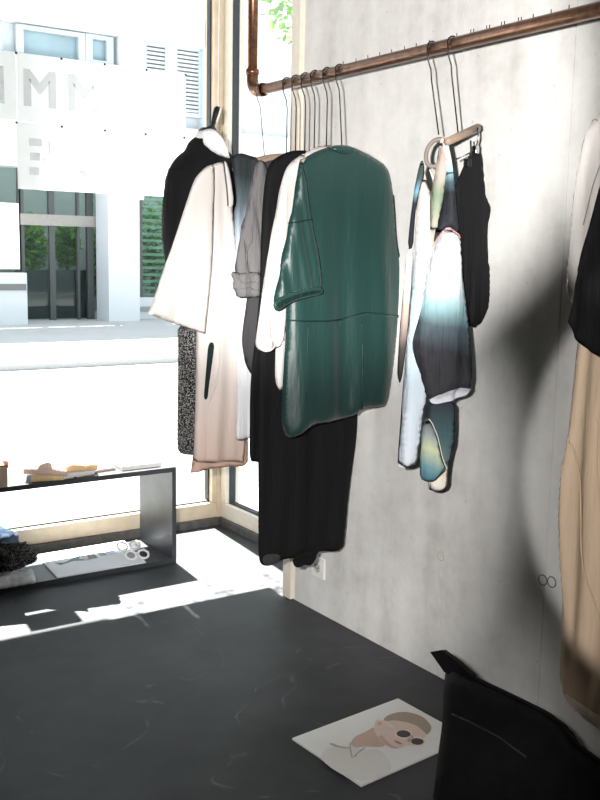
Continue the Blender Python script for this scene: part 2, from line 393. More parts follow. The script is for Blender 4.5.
# ------------------------------------------------------------------ copper rail
RX, RZ, RR = 2.06, 2.12, .0195
ye = P(243, 91, 2, RZ).y
rail = thing('copper_rail', 'brown copper pipe clothes rail running along the concrete wall', 'clothes rail', (RX, ye, RZ))
b = bmesh.new(); tube(b, [(RX, ye-.03, RZ), (RX, -.6, RZ)], RR, 20); obj('horizontal_pipe', b, M_copper, rail, True)
b = bmesh.new(); tube(b, [(RX, ye, RZ+.03), (RX, ye, CEIL)], RR, 20); obj('drop_pipe', b, M_copper, rail, True)
b = bmesh.new(); e = []
for k in range(7):
    a = PI/2*k/6; e.append((RX, ye-.05+.05*math.cos(a), RZ+.05-.05*math.sin(a)))
tube(b, [(RX, ye, RZ+.085)]+e+[(RX, ye-.085, RZ)], RR*1.17, 20)
tube(b, [(RX, ye, RZ+.085), (RX, ye, RZ+.065)], RR*1.33, 20); tube(b, [(RX, ye-.085, RZ), (RX, ye-.066, RZ)], RR*1.3, 20)
obj('elbow', b, M_copper, rail, True)
b = bmesh.new(); tube(b, [(RX, -.6, RZ), (RX, -.6, CEIL)], RR, 20); obj('drop_pipe', b, M_copper, rail, True)
pegs = [355, 368, 380, 392, 404, 417, 429, 442, 470, 484, 487, 500, 503, 515, 518, 532, 535, 547, 565, 583]
for px in pegs:
    y = P(px, 93-.238*(px-243), 2, RZ+RR).y
    b = bmesh.new(); tube(b, [(RX, y, RZ+RR-.003), (RX, y, RZ+RR+.007), (RX-.003, y-.003, RZ+RR+.0085)], .0014, 6); obj('peg', b, M_wire, rail, True)

HANG = 'long necked hangers on the copper rail'
def hanger(y, label, zb, half=.19, yb=None, xb=0., bar=True, wire=.0023, droop=.03, thick=.011, ang=0., grp=HANG, wmat=None, barname='wooden_bar'):
    t = thing('clothes_hanger', label, 'hanger', (RX, y, RZ+RR+.003), grp)
    pts = []
    for k in range(9):
        a = math.radians(-35+200*k/8); r = RR+.0035
        pts.append((RX+r*math.cos(a), y, RZ+r*math.sin(a)))
    yb = y if yb is None else yb
    pts += [(RX-.018, y, RZ-.03), (RX-.004, y, RZ-.06), (RX, y, RZ-.09), (RX+xb, yb, zb)]
    b = bmesh.new(); tube(b, pts, wire, 7); obj('wire_hook', b, wmat or M_wire, t, True)
    if bar:
        b = bmesh.new(); ca, sa = math.cos(ang), math.sin(ang); q = []
        for k in range(13):
            u = -1+2*k/12; q.append((RX+xb+half*u*ca, yb+half*u*sa, zb-.005-droop*u*u))
        tube(b, q, [thick*(.8+.2*(1-abs(-1+2*k/12))) for k in range(13)], 10); obj(barname, b, M_hangwood, t, True)
    return t

# helper colours for garments
def flat(c): return [(0, c), (1, c)]
def lz(y, Y, x=300): return P(x, y, 1, Y).z
def gar(name, label, cat, Y, z=1.86): return thing(name, label, cat, (RX, Y, z))
def zz(py, Y, root, x=250): return P(x, py, 1, Y).z-root['_at'][2]
GREEN = s2l(38, 84, 76)
YG = 2.80
# ---------------- green silk dress
hanger(2.822, 'black wire hanger carrying the green silk dress', 1.84, .17, yb=YG+.0)
root = gar('green_silk_dress', 'dark green silk shirt dress with wide sleeve, facing out in front of the cluster', 'dress', YG)
M_green = cloth_mat('green_silk', [(0, s2l(24, 51, 48)), (.5, s2l(28, 57, 53)), (1, s2l(31, 62, 58))], -1, 0, rough=.42, spec=.4, weave=.03, wr=.3, wscale=(22, 22, 3.5), nz=.1, sheen=.1)
M_greend = cloth_mat('green_silk_dark', flat(s2l(14, 36, 32)), rough=.45, spec=.4, weave=.03)
body = [(316, 151), (327, 147.5), (334, 145.5), (348, 145.5), (356, 149), (371, 156), (386, 166), (391, 180), (395, 205), (397, 240), (401.5, 264), (403, 290), (401, 315), (398, 340), (396, 362), (393, 382), (388, 406), (374, 407.5), (359, 409.5), (356, 414), (340, 421), (325, 422.5), (311, 425), (296, 436.5), (288, 438.5), (284, 424), (284, 400), (285, 370), (287, 330), (287, 290), (288, 240), (293, 200), (297, 170), (303, 158)]
g = Cloth('dress_body', body, YG, M_green, root, T=.018, R=.045, amp=.010, lam=.26, seed=1, top=.2, res=.0105, sm=1)
sl = [(300, 158), (304, 170), (307, 186), (311, 217), (315, 238), (319, 257), (323, 291), (312, 296), (298, 300), (285, 306), (277, 311), (273, 303), (276, 286), (280, 268), (285.5, 240), (288, 222), (294, 202), (297, 175)]
slv = Cloth('sleeve', sl, YG-.045, M_green, root, T=.018, R=.04, amp=.006, lam=.1, seed=3, top=.4, res=.0105, sm=1, diag=.25)
cu_ = Cloth('cuff', [(273, 303), (279.5, 296.5), (297, 290.5), (313, 286.5), (321.5, 287), (324, 292), (320, 295), (310, 297), (297, 300.5), (286, 306), (277.5, 312), (274, 309)], YG-.066, M_green, slv.o, T=.004, R=.008, amp=.0, lam=.05, seed=4, top=1, res=.006, sm=1)
cu_.patch('cuff_opening_shade', [(276, 304), (282, 299), (297, 294), (311, 290.5), (319, 290), (320, 292.5), (310, 294.5), (297, 297.5), (286, 303), (279, 308), (276, 307)], M_greend, .005, res=.005)  # dark patch painted for the shade inside the sleeve opening
slv.seam('sleeve_seam', [(287.5, 223), (296, 222), (304, 220), (311, 219.5)], .0022, M_greend)
g.seam('waist_seam', [(287, 320), (306, 321), (325, 320.5), (341, 319.5), (352, 315), (362, 312), (380, 314), (398, 315.5)], .003, M_greend)
g.seam('tie_fold', [(338, 323), (346, 317.5), (356, 314.5), (366, 313), (398, 317)], .004, M_green)
g.seam('pleat_seam', [(358.5, 322), (359, 360), (358.5, 409)], .0022, M_greend)
g.seam('pleat_seam', [(304.5, 325), (303, 350), (301, 395)], .0016, M_greend)
g.seam('side_seam', [(392, 195), (395, 222), (396.5, 245), (400, 264)], .0022, M_greend)
g.patch('collar', [(329, 148), (334, 145), (348, 145), (354, 148.5), (352, 152), (345, 154.5), (336, 153.5)], M_green, .004, res=.006, lift=.012)
g.seam('collar_seam', [(327, 147.5), (334, 152), (344, 155), (354, 149.5)], .002, M_greend)

# ---------------- white blouse
YB = 2.895
hanger(YB, 'black wire hanger carrying the white blouse just behind the green dress', 1.845, .12)
root = gar('white_blouse', 'white long sleeved blouse between the green dress and the black dress', 'blouse', YB)
M_wht = cloth_mat('white_cotton', flat(s2l(214, 209, 204)), rough=.8, wr=.35, wscale=(30, 30, 4))
c = Cloth('blouse_body', [(300, 155), (318, 146), (332, 144.8), (345, 147), (370, 157), (384, 172), (388, 230), (386, 330), (384, 386), (330, 391), (290, 390.5), (274.7, 390), (275.2, 350), (277, 320), (282, 250), (288, 190)], YB, M_wht, root, T=.016, R=.04, amp=.008, seed=5)
c2 = Cloth('sleeve', [(305, 153), (299, 156), (288, 164), (280, 183), (275, 219), (267.5, 252), (261.5, 300), (257, 335), (256, 344), (258, 350), (266, 352.5), (274, 350), (280, 346), (285, 337), (289, 310), (297, 270), (304, 220), (308, 180)], YB-.03, M_wht, root, T=.015, R=.025, amp=.005, lam=.06, seed=6, top=.3)
ce = P(267, 345, 1, YB-.055); b = bmesh.new()
tube(b, [(ce.x+.031*math.cos(a), YB-.055, ce.z+.022*math.sin(a)) for a in np.linspace(0, 2*PI, 25)], .0022, 6, False); obj('cuff_edge', b, M_wht, c2.o, True)
b = bmesh.new(); lathe(b, [(.03, 0), (.03, .001), (.015, .001), (.001, .001)], (0, 0, 0), 20, (0, -1, 0))
for v in b.verts: v.co = Vector((ce.x+v.co.x, YB-.054+v.co.y, ce.z+v.co.z*.72))
obj('cuff_lining', b, cloth_mat('cuff_shade', flat(s2l(205, 200, 196))), c2.o, True)
c2.seam('sleeve_seam', [(286, 337), (279.5, 341), (270, 336), (258, 336)], .0012, M_wht)

# ---------------- long black dress
YK = 2.97
hanger(YK, 'black wire hanger carrying the long black dress', 1.84, .12)
M_blk = cloth_mat('black_crepe', flat((.009, .009, .0095)), rough=.8, spec=.12, sheen=.0, wr=.45)
root = gar('long_black_dress', 'long black dress reaching lowest of all, below the green dress', 'dress', YK)
c = Cloth('dress_body', [(268, 164), (280, 155), (294, 149.5), (318, 152), (338, 165), (345, 200), (352, 300), (358, 400), (357.5, 430), (355.5, 452), (351.5, 486), (347, 524), (343.5, 546), (338, 549.5), (326, 551.5), (315, 552.5), (305, 556), (291, 557), (284, 559.5), (277, 564), (268, 567), (262, 565), (259, 556), (258, 520), (257.3, 490), (257, 455), (257.5, 400), (258, 330), (260, 240), (263, 190)], YK, M_blk, root, T=.02, R=.05, amp=.009, lam=.2, seed=8, sm=2)
c.patch('lining_hem', [(289, 550), (315, 548), (315.5, 555), (313, 561), (308, 565.5), (303, 563.5), (297, 566), (289.5, 565)], M_blk, .012, lift=.004)
M_sheer = cloth_mat('sheer_black', flat((.045, .043, .042)), rough=.7)
c.patch('sheer_hem', [(262, 555), (270, 552.5), (277, 553), (278, 559), (272, 564), (265, 565), (262, 562)], M_sheer, .004)

# ---------------- grey blouse with rolled sleeve
YS = 3.09
hanger(YS, 'black wire hanger with a grey brown wooden bar above the grey shirt', 1.86, .15, thick=.011)
root = gar('grey_shirt', 'mid grey shirt with a rolled up sleeve cuff', 'shirt', YS)
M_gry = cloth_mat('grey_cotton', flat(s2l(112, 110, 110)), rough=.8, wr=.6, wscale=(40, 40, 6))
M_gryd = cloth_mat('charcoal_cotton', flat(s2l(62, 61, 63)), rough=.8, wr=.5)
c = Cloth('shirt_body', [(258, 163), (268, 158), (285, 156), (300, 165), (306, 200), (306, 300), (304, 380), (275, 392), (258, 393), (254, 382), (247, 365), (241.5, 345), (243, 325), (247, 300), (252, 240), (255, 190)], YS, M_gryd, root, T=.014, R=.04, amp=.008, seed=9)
c2 = Cloth('sleeve', [(256, 161), (266, 159.5), (269, 180), (269, 205), (266, 238), (262, 275), (250, 278), (236, 276), (235, 262), (240, 234), (249, 197), (254, 172)], YS-.03, M_gry, root, T=.015, R=.025, amp=.006, lam=.07, seed=10, top=.5, diag=.2)
c3 = Cloth('rolled_cuff', [(230, 271), (238, 272.5), (246, 271), (262, 272), (262.5, 285), (262, 297), (249, 298), (237, 298), (235.5, 291), (232, 288), (234, 281)], YS-.036, M_gry, c2.o, T=.02, R=.015, amp=.004, lam=.05, seed=11, top=1, sm=1)
c3.seam('cuff_fold', [(232, 273), (240, 284), (250, 281), (262, 284)], .0025, M_gry)
c3.seam('cuff_fold', [(234, 289), (245, 287), (255, 291), (262, 290)], .0025, M_gry)
c2.seam('sleeve_crease', [(248, 225), (249, 240), (246, 250), (243, 262)], .003, M_gry)

# ---------------- short black dress (only its left edge shows)
YD = 3.03
hanger(YD, 'black wire hanger carrying the shorter black dress', 1.84, .12)
root = gar('short_black_dress', 'black dress with hem ending above the long black dress, left edge showing', 'dress', YD)
c = Cloth('dress_body', [(268, 163), (282, 156), (298, 153), (312, 165), (318, 220), (318, 330), (316, 462), (285, 463), (256, 462.5), (250, 461.5), (248.2, 454), (248.5, 430), (248.5, 400), (250, 372), (256, 340), (262, 260), (265, 190)], YD, M_blk, root, T=.014, R=.04, amp=.007, seed=12)

# ---------------- shaded grey-blue top
YO = 3.15
hanger(YO, 'black wire hanger with a pale wooden bar above the shaded grey blue dress', 1.864, .15, thick=.011)
root = gar('shaded_blue_dress', 'dark grey to pale blue and white shaded dress between cream tunic and grey shirt', 'dress', YO)
M_omb = cloth_mat('shaded_blue', [(0, s2l(226, 226, 228)), (.52, s2l(222, 224, 228)), (.72, s2l(178, 192, 205)), (.83, s2l(92, 104, 110)), (.92, s2l(52, 58, 60)), (1, s2l(48, 52, 54))], zz(440, YO, root), zz(153, YO, root), nz=.02, wr=.5)
c = Cloth('dress_body', [(231, 157), (235, 154), (245, 153), (262, 160), (270, 190), (270, 300), (264, 437), (249, 438.5), (242, 440.5), (235, 439.5, 1), (237, 400), (238, 340), (236, 275), (234, 240), (233, 210), (236, 203), (234.5, 185), (232.5, 168)], YO, M_omb, root, T=.014, R=.035, amp=.009, seed=13, top=.5)

# ---------------- cream tunic
YC = 3.30
hanger(3.335, 'thin black wire hanger carrying the cream tunic, first on the rail beside the pipe elbow', 1.845, .14, yb=YC, wire=.0018)
root = gar('cream_tunic', 'cream trapeze tunic with wide sleeve, fading to blush pink at its hem', 'tunic', YC)
M_cream = cloth_mat('cream_crepe', [(0, s2l(222, 190, 172)), (.1, s2l(224, 202, 190)), (.26, s2l(230, 215, 207)), (.4, s2l(228, 220, 215)), (1, s2l(225, 218, 213))], zz(472, YC, root), zz(160, YC, root), nz=.02, wr=.3, wscale=(22, 22, 2.5), translucent=.12)
M_peach = cloth_mat('peach_lining', flat(s2l(232, 200, 182)), translucent=.3)
c0 = Cloth('under_layer', [(205, 380), (235, 380), (247, 410), (249, 438), (249, 462, 1), (244, 466.5), (228, 466.5), (210, 469), (191, 473.5, 1), (193, 455), (197, 420)], YC+.03, M_peach, root, T=.012, R=.04, amp=.004, seed=14, sm=1)
c = Cloth('tunic_body', [(225, 161), (214.7, 163.5), (205, 168), (199, 178), (198, 210), (197.5, 260), (197, 330), (196.5, 385), (195, 430), (194, 462, 1), (207, 463), (228, 461.5), (243, 462.5, 1), (245, 440), (243, 415), (243, 385), (243, 330), (241, 295), (238, 260), (235, 235), (232, 203), (229, 180)], YC, M_cream, root, T=.012, R=.03, amp=.006, lam=.16, seed=15, top=.4, sm=1)
c2 = Cloth('sleeve', [(214, 163.5), (205, 167), (198.5, 174), (194, 180), (185, 207), (174.7, 239), (164, 266), (155, 296), (148, 314, 1), (158, 317.5), (170, 322), (184, 327), (197, 331.5), (205, 334.5, 1), (209, 300), (213, 260), (214, 210), (215, 180)], YC-.035, M_cream, root, T=.009, R=.03, amp=.004, lam=.16, seed=16, sm=1)
nb_ = Cloth('neck_band', [(223, 162), (226, 160.5), (229.5, 170), (232.5, 188), (234, 203), (231.5, 208.5), (227.5, 207.5), (227, 190), (225, 175)], YC-.035, M_wht, c.o, T=.004, R=.01, amp=.001, seed=17, res=.005, sm=1)
nb_.seam('black_piping', [(223.3, 162.5), (225, 176), (227, 191), (227.7, 206)], .003, M_black, off=.002)
M_slit = cloth_mat('dark_slit', flat(s2l(34, 46, 44)))
c.patch('side_slit', [(206, 342), (212.5, 342), (211, 356), (209, 370), (206.5, 388), (205.5, 399), (201.5, 399), (202.5, 385), (204.5, 362)], M_slit, .004)
c.seam('front_seam', [(211, 203), (213.5, 240), (216, 290), (218, 330), (217, 375), (209, 400)], .002, M_cream)
c.seam('front_seam', [(218, 345), (216, 372), (208, 395), (205, 430), (204, 458)], .0016, M_cream)

# ---------------- dress form hung from the ceiling with black jacket and tweed skirt
YF = 3.86
fp = P(211, 140, 1, YF)
form = thing('dress_form', 'white dress form with black tipped finial hanging from a cord by the window', 'dress form', (fp.x, YF, fp.z-.75))
q = P(218, 108, 1, YF); ft = Vector((q.x, YF, q.z)); nb = P(210, 134, 1, YF); nb = Vector((nb.x, YF, nb.z)); ax = (ft-nb).normalized(); ln = (ft-nb).length
b = bmesh.new(); lathe(b, [(.028, ln*.05), (.024, ln*.22), (.012, ln*.3), (.011, ln*.45), (.016, ln*.75), (.017, ln*.95), (.012, ln*1.03)], nb, 18, ax); obj('finial', b, M_black, form, True)
b = bmesh.new(); tube(b, [nb+ax*ln*.45+Vector((.008, -.013, 0)), nb+ax*ln*.98+Vector((.006, -.016, 0))], .0045, 8); obj('finial_stripe', b, M_whitepl, form, True)
b = bmesh.new(); lathe(b, [(.05, -.012), (.053, 0), (.045, .012), (.02, .018)], nb+ax*.0, 24, ax); obj('neck_cap', b, M_black, form, True)
b = bmesh.new(); lathe(b, [(.075, -.10), (.066, -.07), (.058, -.03), (.052, -.008)], nb, 24, ax); obj('neck', b, M_whitepl, form, True)
b = bmesh.new(); sx = nb - ax*.09
prof = [(.02, .05), (.06, .048), (.11, .03), (.155, -.02), (.165, -.1), (.16, -.2), (.14, -.33), (.13, -.42), (.16, -.55), (.165, -.66), (.15, -.68)]
lathe(b, prof[::-1], (nb.x, YF, nb.z-.12), 28)
for v in b.verts: v.co.y = YF+(v.co.y-YF)*.62
obj('torso', b, plain('dress_form_cloth', (.7, .69, .66), .9), form, True)
b = bmesh.new(); tube(b, [ft, (ft.x+.005, YF, CEIL)], .002, 6); obj('cord', b, M_whitepl, form, True)
jr = gar('black_jacket', 'black cape sleeved jacket draped over the hanging dress form', 'jacket', YF, 1.5)
c = Cloth('jacket_body', [(203, 135), (196, 136.5), (190.5, 140), (188, 148), (177, 157), (168, 172), (164.5, 197), (163.3, 223), (164.5, 245), (168, 270), (178, 310), (183, 324), (200, 327), (235, 325), (252, 300), (258, 240), (255, 185), (245, 165), (231, 156), (222, 148), (212, 140)], YF, M_blk, jr, T=.115, R=.14, amp=.008, lam=.09, seed=18, sm=1)
Cloth('white_collar', [(201, 131), (206, 129), (213, 128.5), (219, 133.5), (224, 141), (228.5, 151), (230, 158, 1), (222, 157), (214, 152), (207, 148), (203, 143), (203, 137)], YF-.135, cloth_mat('white_satin', flat(s2l(238, 238, 238)), rough=.35, spec=.5), jr, T=.015, R=.03, amp=.006, lam=.08, seed=41, sm=1, res=.009)
tw = gar('tweed_skirt', 'black and white flecked tweed skirt below the black jacket', 'skirt', YF, 1.1)
M_tweed = cloth_mat('tweed', flat((.012, .012, .013)), speck=.42, weave=.6)
Cloth('skirt_body', [(178, 318), (179, 360), (178.5, 410), (178.5, 450), (181, 454), (192, 455.5), (205, 456), (222, 454), (228, 400), (228, 318)], YF, M_tweed, tw, T=.07, R=.09, amp=.006, seed=19, sm=1)

# ---------------- printed silk tunic on its own hanger
YP = 2.28
hanger(2.352, 'black wire hanger carrying the printed tunic', 1.865, .05, yb=YP+.03, bar=False)
root = gar('printed_tunic', 'white, teal and charcoal shaded print tunic with big hanging sleeve', 'tunic', YP)
DK = s2l(44, 46, 52); TEAL = s2l(96, 136, 142); PBL = s2l(214, 226, 232); PNK = s2l(222, 206, 198)
M_pb = cloth_mat('print_body', [(0, s2l(204, 210, 220)), (.35, s2l(190, 206, 215)), (.55, s2l(172, 190, 200)), (.72, s2l(198, 197, 196)), (.88, s2l(196, 184, 177)), (1, s2l(120, 118, 114))], zz(467, YP, root, 420), zz(140, YP, root, 420), nz=.03, rough=.6, wr=.4)
M_pf = cloth_mat('print_front', [(0, s2l(180, 176, 160)), (.35, s2l(130, 146, 122)), (.6, s2l(190, 172, 162)), (.82, s2l(172, 158, 148)), (1, s2l(190, 188, 180))], zz(240, YP, root, 440), zz(138, YP, root, 440), nz=.04, rough=.6, slope=.8)
M_psh = cloth_mat('print_shoulder', [(0, DK), (.45, s2l(40, 42, 47)), (.56, s2l(70, 92, 100)), (.66, s2l(150, 186, 196)), (.8, s2l(190, 206, 200)), (1, s2l(225, 222, 212))], zz(240, YP, root, 450), zz(140, YP, root, 450), nz=.015, rough=.6)
M_psl = cloth_mat('print_sleeve', [(0, s2l(60, 60, 64)), (.3, s2l(46, 47, 52)), (.44, s2l(70, 84, 90)), (.54, s2l(128, 162, 166)), (.66, s2l(186, 194, 200)), (1, s2l(205, 204, 206))], zz(402, YP, root, 440), zz(230, YP, root, 440), nz=.03, rough=.6, wr=.6, slope=.25)
M_pls = cloth_mat('print_left', [(0, s2l(36, 36, 38)), (.25, s2l(70, 66, 62)), (.5, s2l(168, 150, 140)), (.7, s2l(214, 206, 184)), (.82, s2l(226, 212, 206)), (1, s2l(230, 216, 210))], zz(385, YP, root, 405), zz(246, YP, root, 405), nz=.02)
M_plt = cloth_mat('print_left_top', [(0, s2l(38, 40, 44)), (.55, s2l(42, 46, 52)), (.68, s2l(120, 164, 186)), (.82, s2l(70, 84, 84)), (1, s2l(60, 66, 62))], zz(250, YP, root, 415), zz(160, YP, root, 415), nz=.015)
M_ptl = cloth_mat('print_tail', [(0, s2l(70, 110, 122)), (.22, s2l(104, 142, 148)), (.5, s2l(186, 192, 160)), (.72, s2l(140, 152, 150)), (1, s2l(58, 62, 66))], zz(482, YP, root, 430), zz(420, YP, root, 430), nz=.02, slope=.3)
M_ptb = cloth_mat('print_tail_back', [(0, s2l(226, 220, 212)), (.22, s2l(222, 210, 190)), (.34, s2l(96, 118, 116)), (.6, s2l(66, 90, 94)), (1, s2l(48, 52, 58))], zz(492, YP, root, 440), zz(400, YP, root, 440), nz=.02)
cb = Cloth('tunic_body', [(423, 163), (419, 175), (415.5, 205), (413.5, 250), (411, 291), (409, 320), (404, 365), (400.5, 420), (398, 450), (397, 467), (405, 466.5), (412, 465.5), (418, 464.5), (421, 440), (426, 400), (440, 380), (456, 330), (456, 250), (452, 190), (448, 165), (440, 180), (436, 196), (430, 192), (426, 176)], YP, M_pb, root, k=-.8, T=.014, R=.04, amp=.005, lam=.08, seed=21, sm=1, top=.3)
ctb = Cloth('back_tail', [(427, 395), (455, 395), (454.5, 440), (451, 452), (448, 470), (447.5, 488), (440, 491.5), (433, 491), (427.5, 489), (429, 470), (427, 440)], YP+.02, M_ptb, root, k=-.8, T=.012, R=.03, amp=.004, seed=22, sm=1)
ct = Cloth('front_tail', [(426, 416), (431, 422), (436, 433), (439, 446), (442, 457), (447, 470), (441, 476), (434, 481.5), (427, 482), (419, 478.5), (419.5, 460), (421, 440), (422, 425)], YP-.02, M_ptl, root, k=-.8, T=.014, R=.03, amp=.003, seed=23, sm=1)
ct.seam('hem_edge', [(427, 418.5), (431, 422.5), (436.5, 433.5), (440, 447), (443, 459), (447, 469)], .0018, M_wht)
cl = Cloth('left_sleeve', [(413.5, 247), (407.3, 249), (404.5, 272), (402, 300), (399.5, 330), (397.3, 365), (397, 376), (399.8, 385), (402.5, 374), (405.5, 352), (409, 320), (411, 291)], YP-.034, M_pls, root, k=-.8, res=.005, T=.006, R=.012, amp=.001, seed=24, sm=1)
clt = Cloth('left_shoulder', [(422, 159), (419, 166), (416.5, 178), (414, 190), (409.5, 222), (407.2, 249.5), (413.4, 248), (414.5, 225), (416.5, 205), (420, 188), (424, 176), (424.5, 165)], YP-.038, M_plt, root, k=-.8, res=.005, T=.006, R=.012, amp=.002, seed=25, sm=1)
cf = Cloth('front_panel', [(441, 137), (445, 140), (449, 149), (450, 166), (447, 182), (444, 200), (440, 220), (434, 243), (431, 258), (430, 240), (429.5, 215), (430, 195), (433, 180), (435.5, 165), (438, 150)], YP-.036, M_pf, root, k=-.8, T=.014, R=.025, amp=.004, lam=.05, seed=26, sm=1)
cs = Cloth('right_shoulder', [(441.5, 137.5), (447, 142), (450.5, 155), (453, 172), (455.5, 190), (457.5, 215), (460, 238), (453, 233), (446.8, 226.5), (440, 234), (434, 244.5), (436.5, 228), (440.5, 212), (443.5, 195), (445, 180), (446, 165), (444, 150)], YP-.045, M_psh, root, k=-.8, T=.016, R=.025, amp=.003, seed=27, sm=1)
cr = Cloth('right_sleeve', [(446.8, 226), (453, 231.5), (460, 237.5), (462, 265), (465.5, 300), (468.5, 328), (471, 350), (472.3, 376), (470.5, 390), (460, 390.5), (450, 392), (438, 397), (430, 400.5), (426, 391), (420.5, 375), (414, 357), (411.3, 345), (413.5, 334), (418, 320), (422, 300), (427, 272), (431, 254), (435, 241)], YP-.055, M_psl, root, k=-.8, T=.03, R=.05, amp=.006, lam=.07, seed=28, top=.4, sm=1)
cr.patch('cuff_lining', [(430, 396.5), (440, 391), (453, 387), (461, 387.5), (469.5, 388.5), (466.5, 394), (460, 397.5), (452, 400), (441, 402.5), (431.5, 404.5)], cloth_mat('pale_lining', flat(s2l(206, 206, 214)), wr=.6), .006)
cr.seam('cuff_edge', [(430, 396.5), (440, 391), (453, 387), (461, 387), (470, 388)], .002, plain('cuff_dark', DK, .8))
cr.seam('shoulder_seam', [(434.5, 243), (440, 234), (446.8, 226.3), (453, 232), (460, 238)], .0016, plain('pink_thread', s2l(200, 150, 145), .8))
# tan facing ring around the neckline
ring = []
for (px, py) in [(424, 163), (423, 156), (425, 148), (430, 141.5), (437, 139), (443, 141), (445, 147), (443, 156), (439, 163), (433, 166.5), (427, 166.5)]:
    w = cb.at(px, py); ring.append(w)
ring = chaikin(ring, 2)
b = bmesh.new(); tube(b, [(p[0], YP-.8*(p[0]-RX)-.012, p[1]) for p in ring]+[(ring[0][0], YP-.8*(ring[0][0]-RX)-.012, ring[0][1])], .008, 8, False, (1, .8))
obj('neck_facing', b, cloth_mat('taupe_facing', flat(s2l(140, 128, 118))), root, True)
b = bmesh.new(); tube(b, [(cb.at(x, y)[0], YP-.8*(cb.at(x, y)[0]-RX)-.025, cb.at(x, y)[1]) for x, y in [(424, 170), (428, 179), (432, 181), (436, 174), (438, 160)]], .0035, 6); obj('neck_binding', b, M_wht, root, True)

# ---------------- black clipped top
YT = 2.255
KT = .35
def TP(x, y, dy=0):
    d = FW + CR*((x-300)/F) + CU*((400-y)/F); t_ = (YT - KT*RX)/(d.y - KT*d.x); return Vector((d.x*t_, d.y*t_+dy, H+d.z*t_))
br, bl = TP(477.5, 128), TP(446.5, 142)
t = thing('clip_hanger', 'straight pale wooden clip hanger above the black sleeveless shirt', 'hanger', (RX, 2.262, RZ+RR+.003))
pts = []
for k in range(9):
    a = math.radians(-35+200*k/8); r = RR+.0035; pts.append((RX+r*math.cos(a), 2.262, RZ+r*math.sin(a)))
wb = TP(458.5, 137)
pts += [(RX-.018, 2.262, RZ-.03), (RX-.004, 2.262, RZ-.06), (RX, 2.262, RZ-.09), wb]
b = bmesh.new(); tube(b, pts, .0023, 7); obj('wire_hook', b, M_wire, t, True)
b = bmesh.new(); tube(b, [bl, (bl+br)/2, br], [.0115, .0125, .0135], 14); obj('wooden_bar', b, M_hangwood, t, True)
b = bmesh.new(); lathe(b, [(.0135, -.002), (.010, .004), (.001, .005)], br, 14, br-bl); obj('bar_end', b, plain('bar_end_grey', (.3, .28, .26), .5), t, True)
b = bmesh.new(); tube(b, [TP(453, 160, -.01), TP(470, 152, -.01)], .0022, 7); obj('clip_rod', b, M_chrome, t, True)
for px, py, mt in ((474.5, 128, M_chrome), (467, 141, M_wire)):
    b = bmesh.new(); X = TP(px, py, -.016)
    tube(b, [X, X+Vector((0, -.003, -.03)), X+Vector((0, .004, -.062))], .0028, 7)
    tube(b, [X+Vector((.009, .004, -.03)), X+Vector((.002, .008, -.06))], .003, 7)
    m_ = X+Vector((0, .008, -.066)); bx(b, m_.x-.008, m_.x+.008, m_.y-.01, m_.y+.012, m_.z-.012, m_.z+.012, bev=.002)
    obj('clip', b, mt, t, True)
root = gar('sleeveless_shirt', 'black sleeveless shirt hanging from metal clips against the concrete wall', 'shirt', YT)
M_blk2 = cloth_mat('black_jersey', [(0, (.016, .016, .018)), (1, (.011, .011, .012))], -1, 0, rough=.85, spec=.12, wr=.4)
c = Cloth('top_body', [(453, 192), (456, 182), (462, 170), (468, 157), (471.5, 151), (476, 150.5), (480, 150.5), (481, 165), (482.5, 188), (486, 198), (490.5, 209), (488.5, 217), (486.8, 226), (486.5, 253), (488.5, 278), (490.5, 300), (486, 312), (481, 323), (475, 328), (468, 326), (458, 327), (453, 326), (452, 260), (452, 205)], YT, M_blk2, root, k=KT, T=.015, R=.04, amp=.006, lam=.07, seed=30, sm=1)

# ---------------- right edge: white top, black jacket, beige trousers on the near rail
ya, yb_, yc = 1.58, 1.42, 1.38
hanger(ya, 'black wire hanger carrying the white shirt at the right edge', 1.85, .17)
hanger(yb_, 'black wire hanger carrying the black jacket at the right edge', 1.84, .17)
hanger(yc+.12, 'black wire hanger carrying the beige coat at the right edge', 1.835, .17)
root = gar('white_shirt', 'white shirt with rounded shoulder at the right edge of the rail', 'shirt', ya)
c = Cloth('top_body', [(640, 88), (615, 100), (600, 110), (587, 130), (581, 156), (576, 184), (572.5, 225), (570.5, 253), (569, 280), (571, 300), (580, 310), (640, 312), (700, 300), (705, 150), (690, 110), (665, 92)], ya, M_wht, root, T=.02, R=.05, amp=.006, seed=31, sm=1)
c.seam('shoulder_seam', [(599, 135), (592, 165), (584, 195), (578, 225)], .0016, plain('grey_thread', (.3, .29, .29), .8))
root = gar('beige_coat', 'long beige draped coat dress below the white shirt at the right edge', 'coat', yc+.12)
M_beige = cloth_mat('beige_crepe', [(0, s2l(190, 166, 142)), (.5, s2l(202, 178, 152)), (1, s2l(214, 190, 164))], -1.6, 0, rough=.75, wr=.7, wscale=(16, 16, 2))
c = Cloth('coat_body', [(650, 114), (632, 128), (620, 180), (606, 250), (584, 305), (576, 345), (573, 375), (570, 414), (563, 462), (559.5, 490), (559, 540), (560.5, 580), (563, 620), (563.5, 650), (566, 692), (575, 708), (588, 722), (597, 730), (606, 733), (640, 742), (690, 735), (730, 690), (725, 400), (715, 200), (690, 130)], yc+.12, M_beige, root, T=.025, R=.06, amp=.014, lam=.16, seed=33, sm=1, top=.4)
c.seam('drape_fold', [(566, 440), (571, 480), (576, 540), (585, 600), (592, 650)], .0022, M_beige)
c.seam('drape_fold', [(590, 420), (589, 480), (594, 545), (597, 600)], .0025, M_beige)
c.patch('turned_hem', [(566, 693), (572, 698), (584, 708), (597, 714), (606, 718), (606, 733), (597, 730), (583, 718), (571, 706)], cloth_mat('beige_hem', flat(s2l(214, 196, 176))), .006, lift=.006)
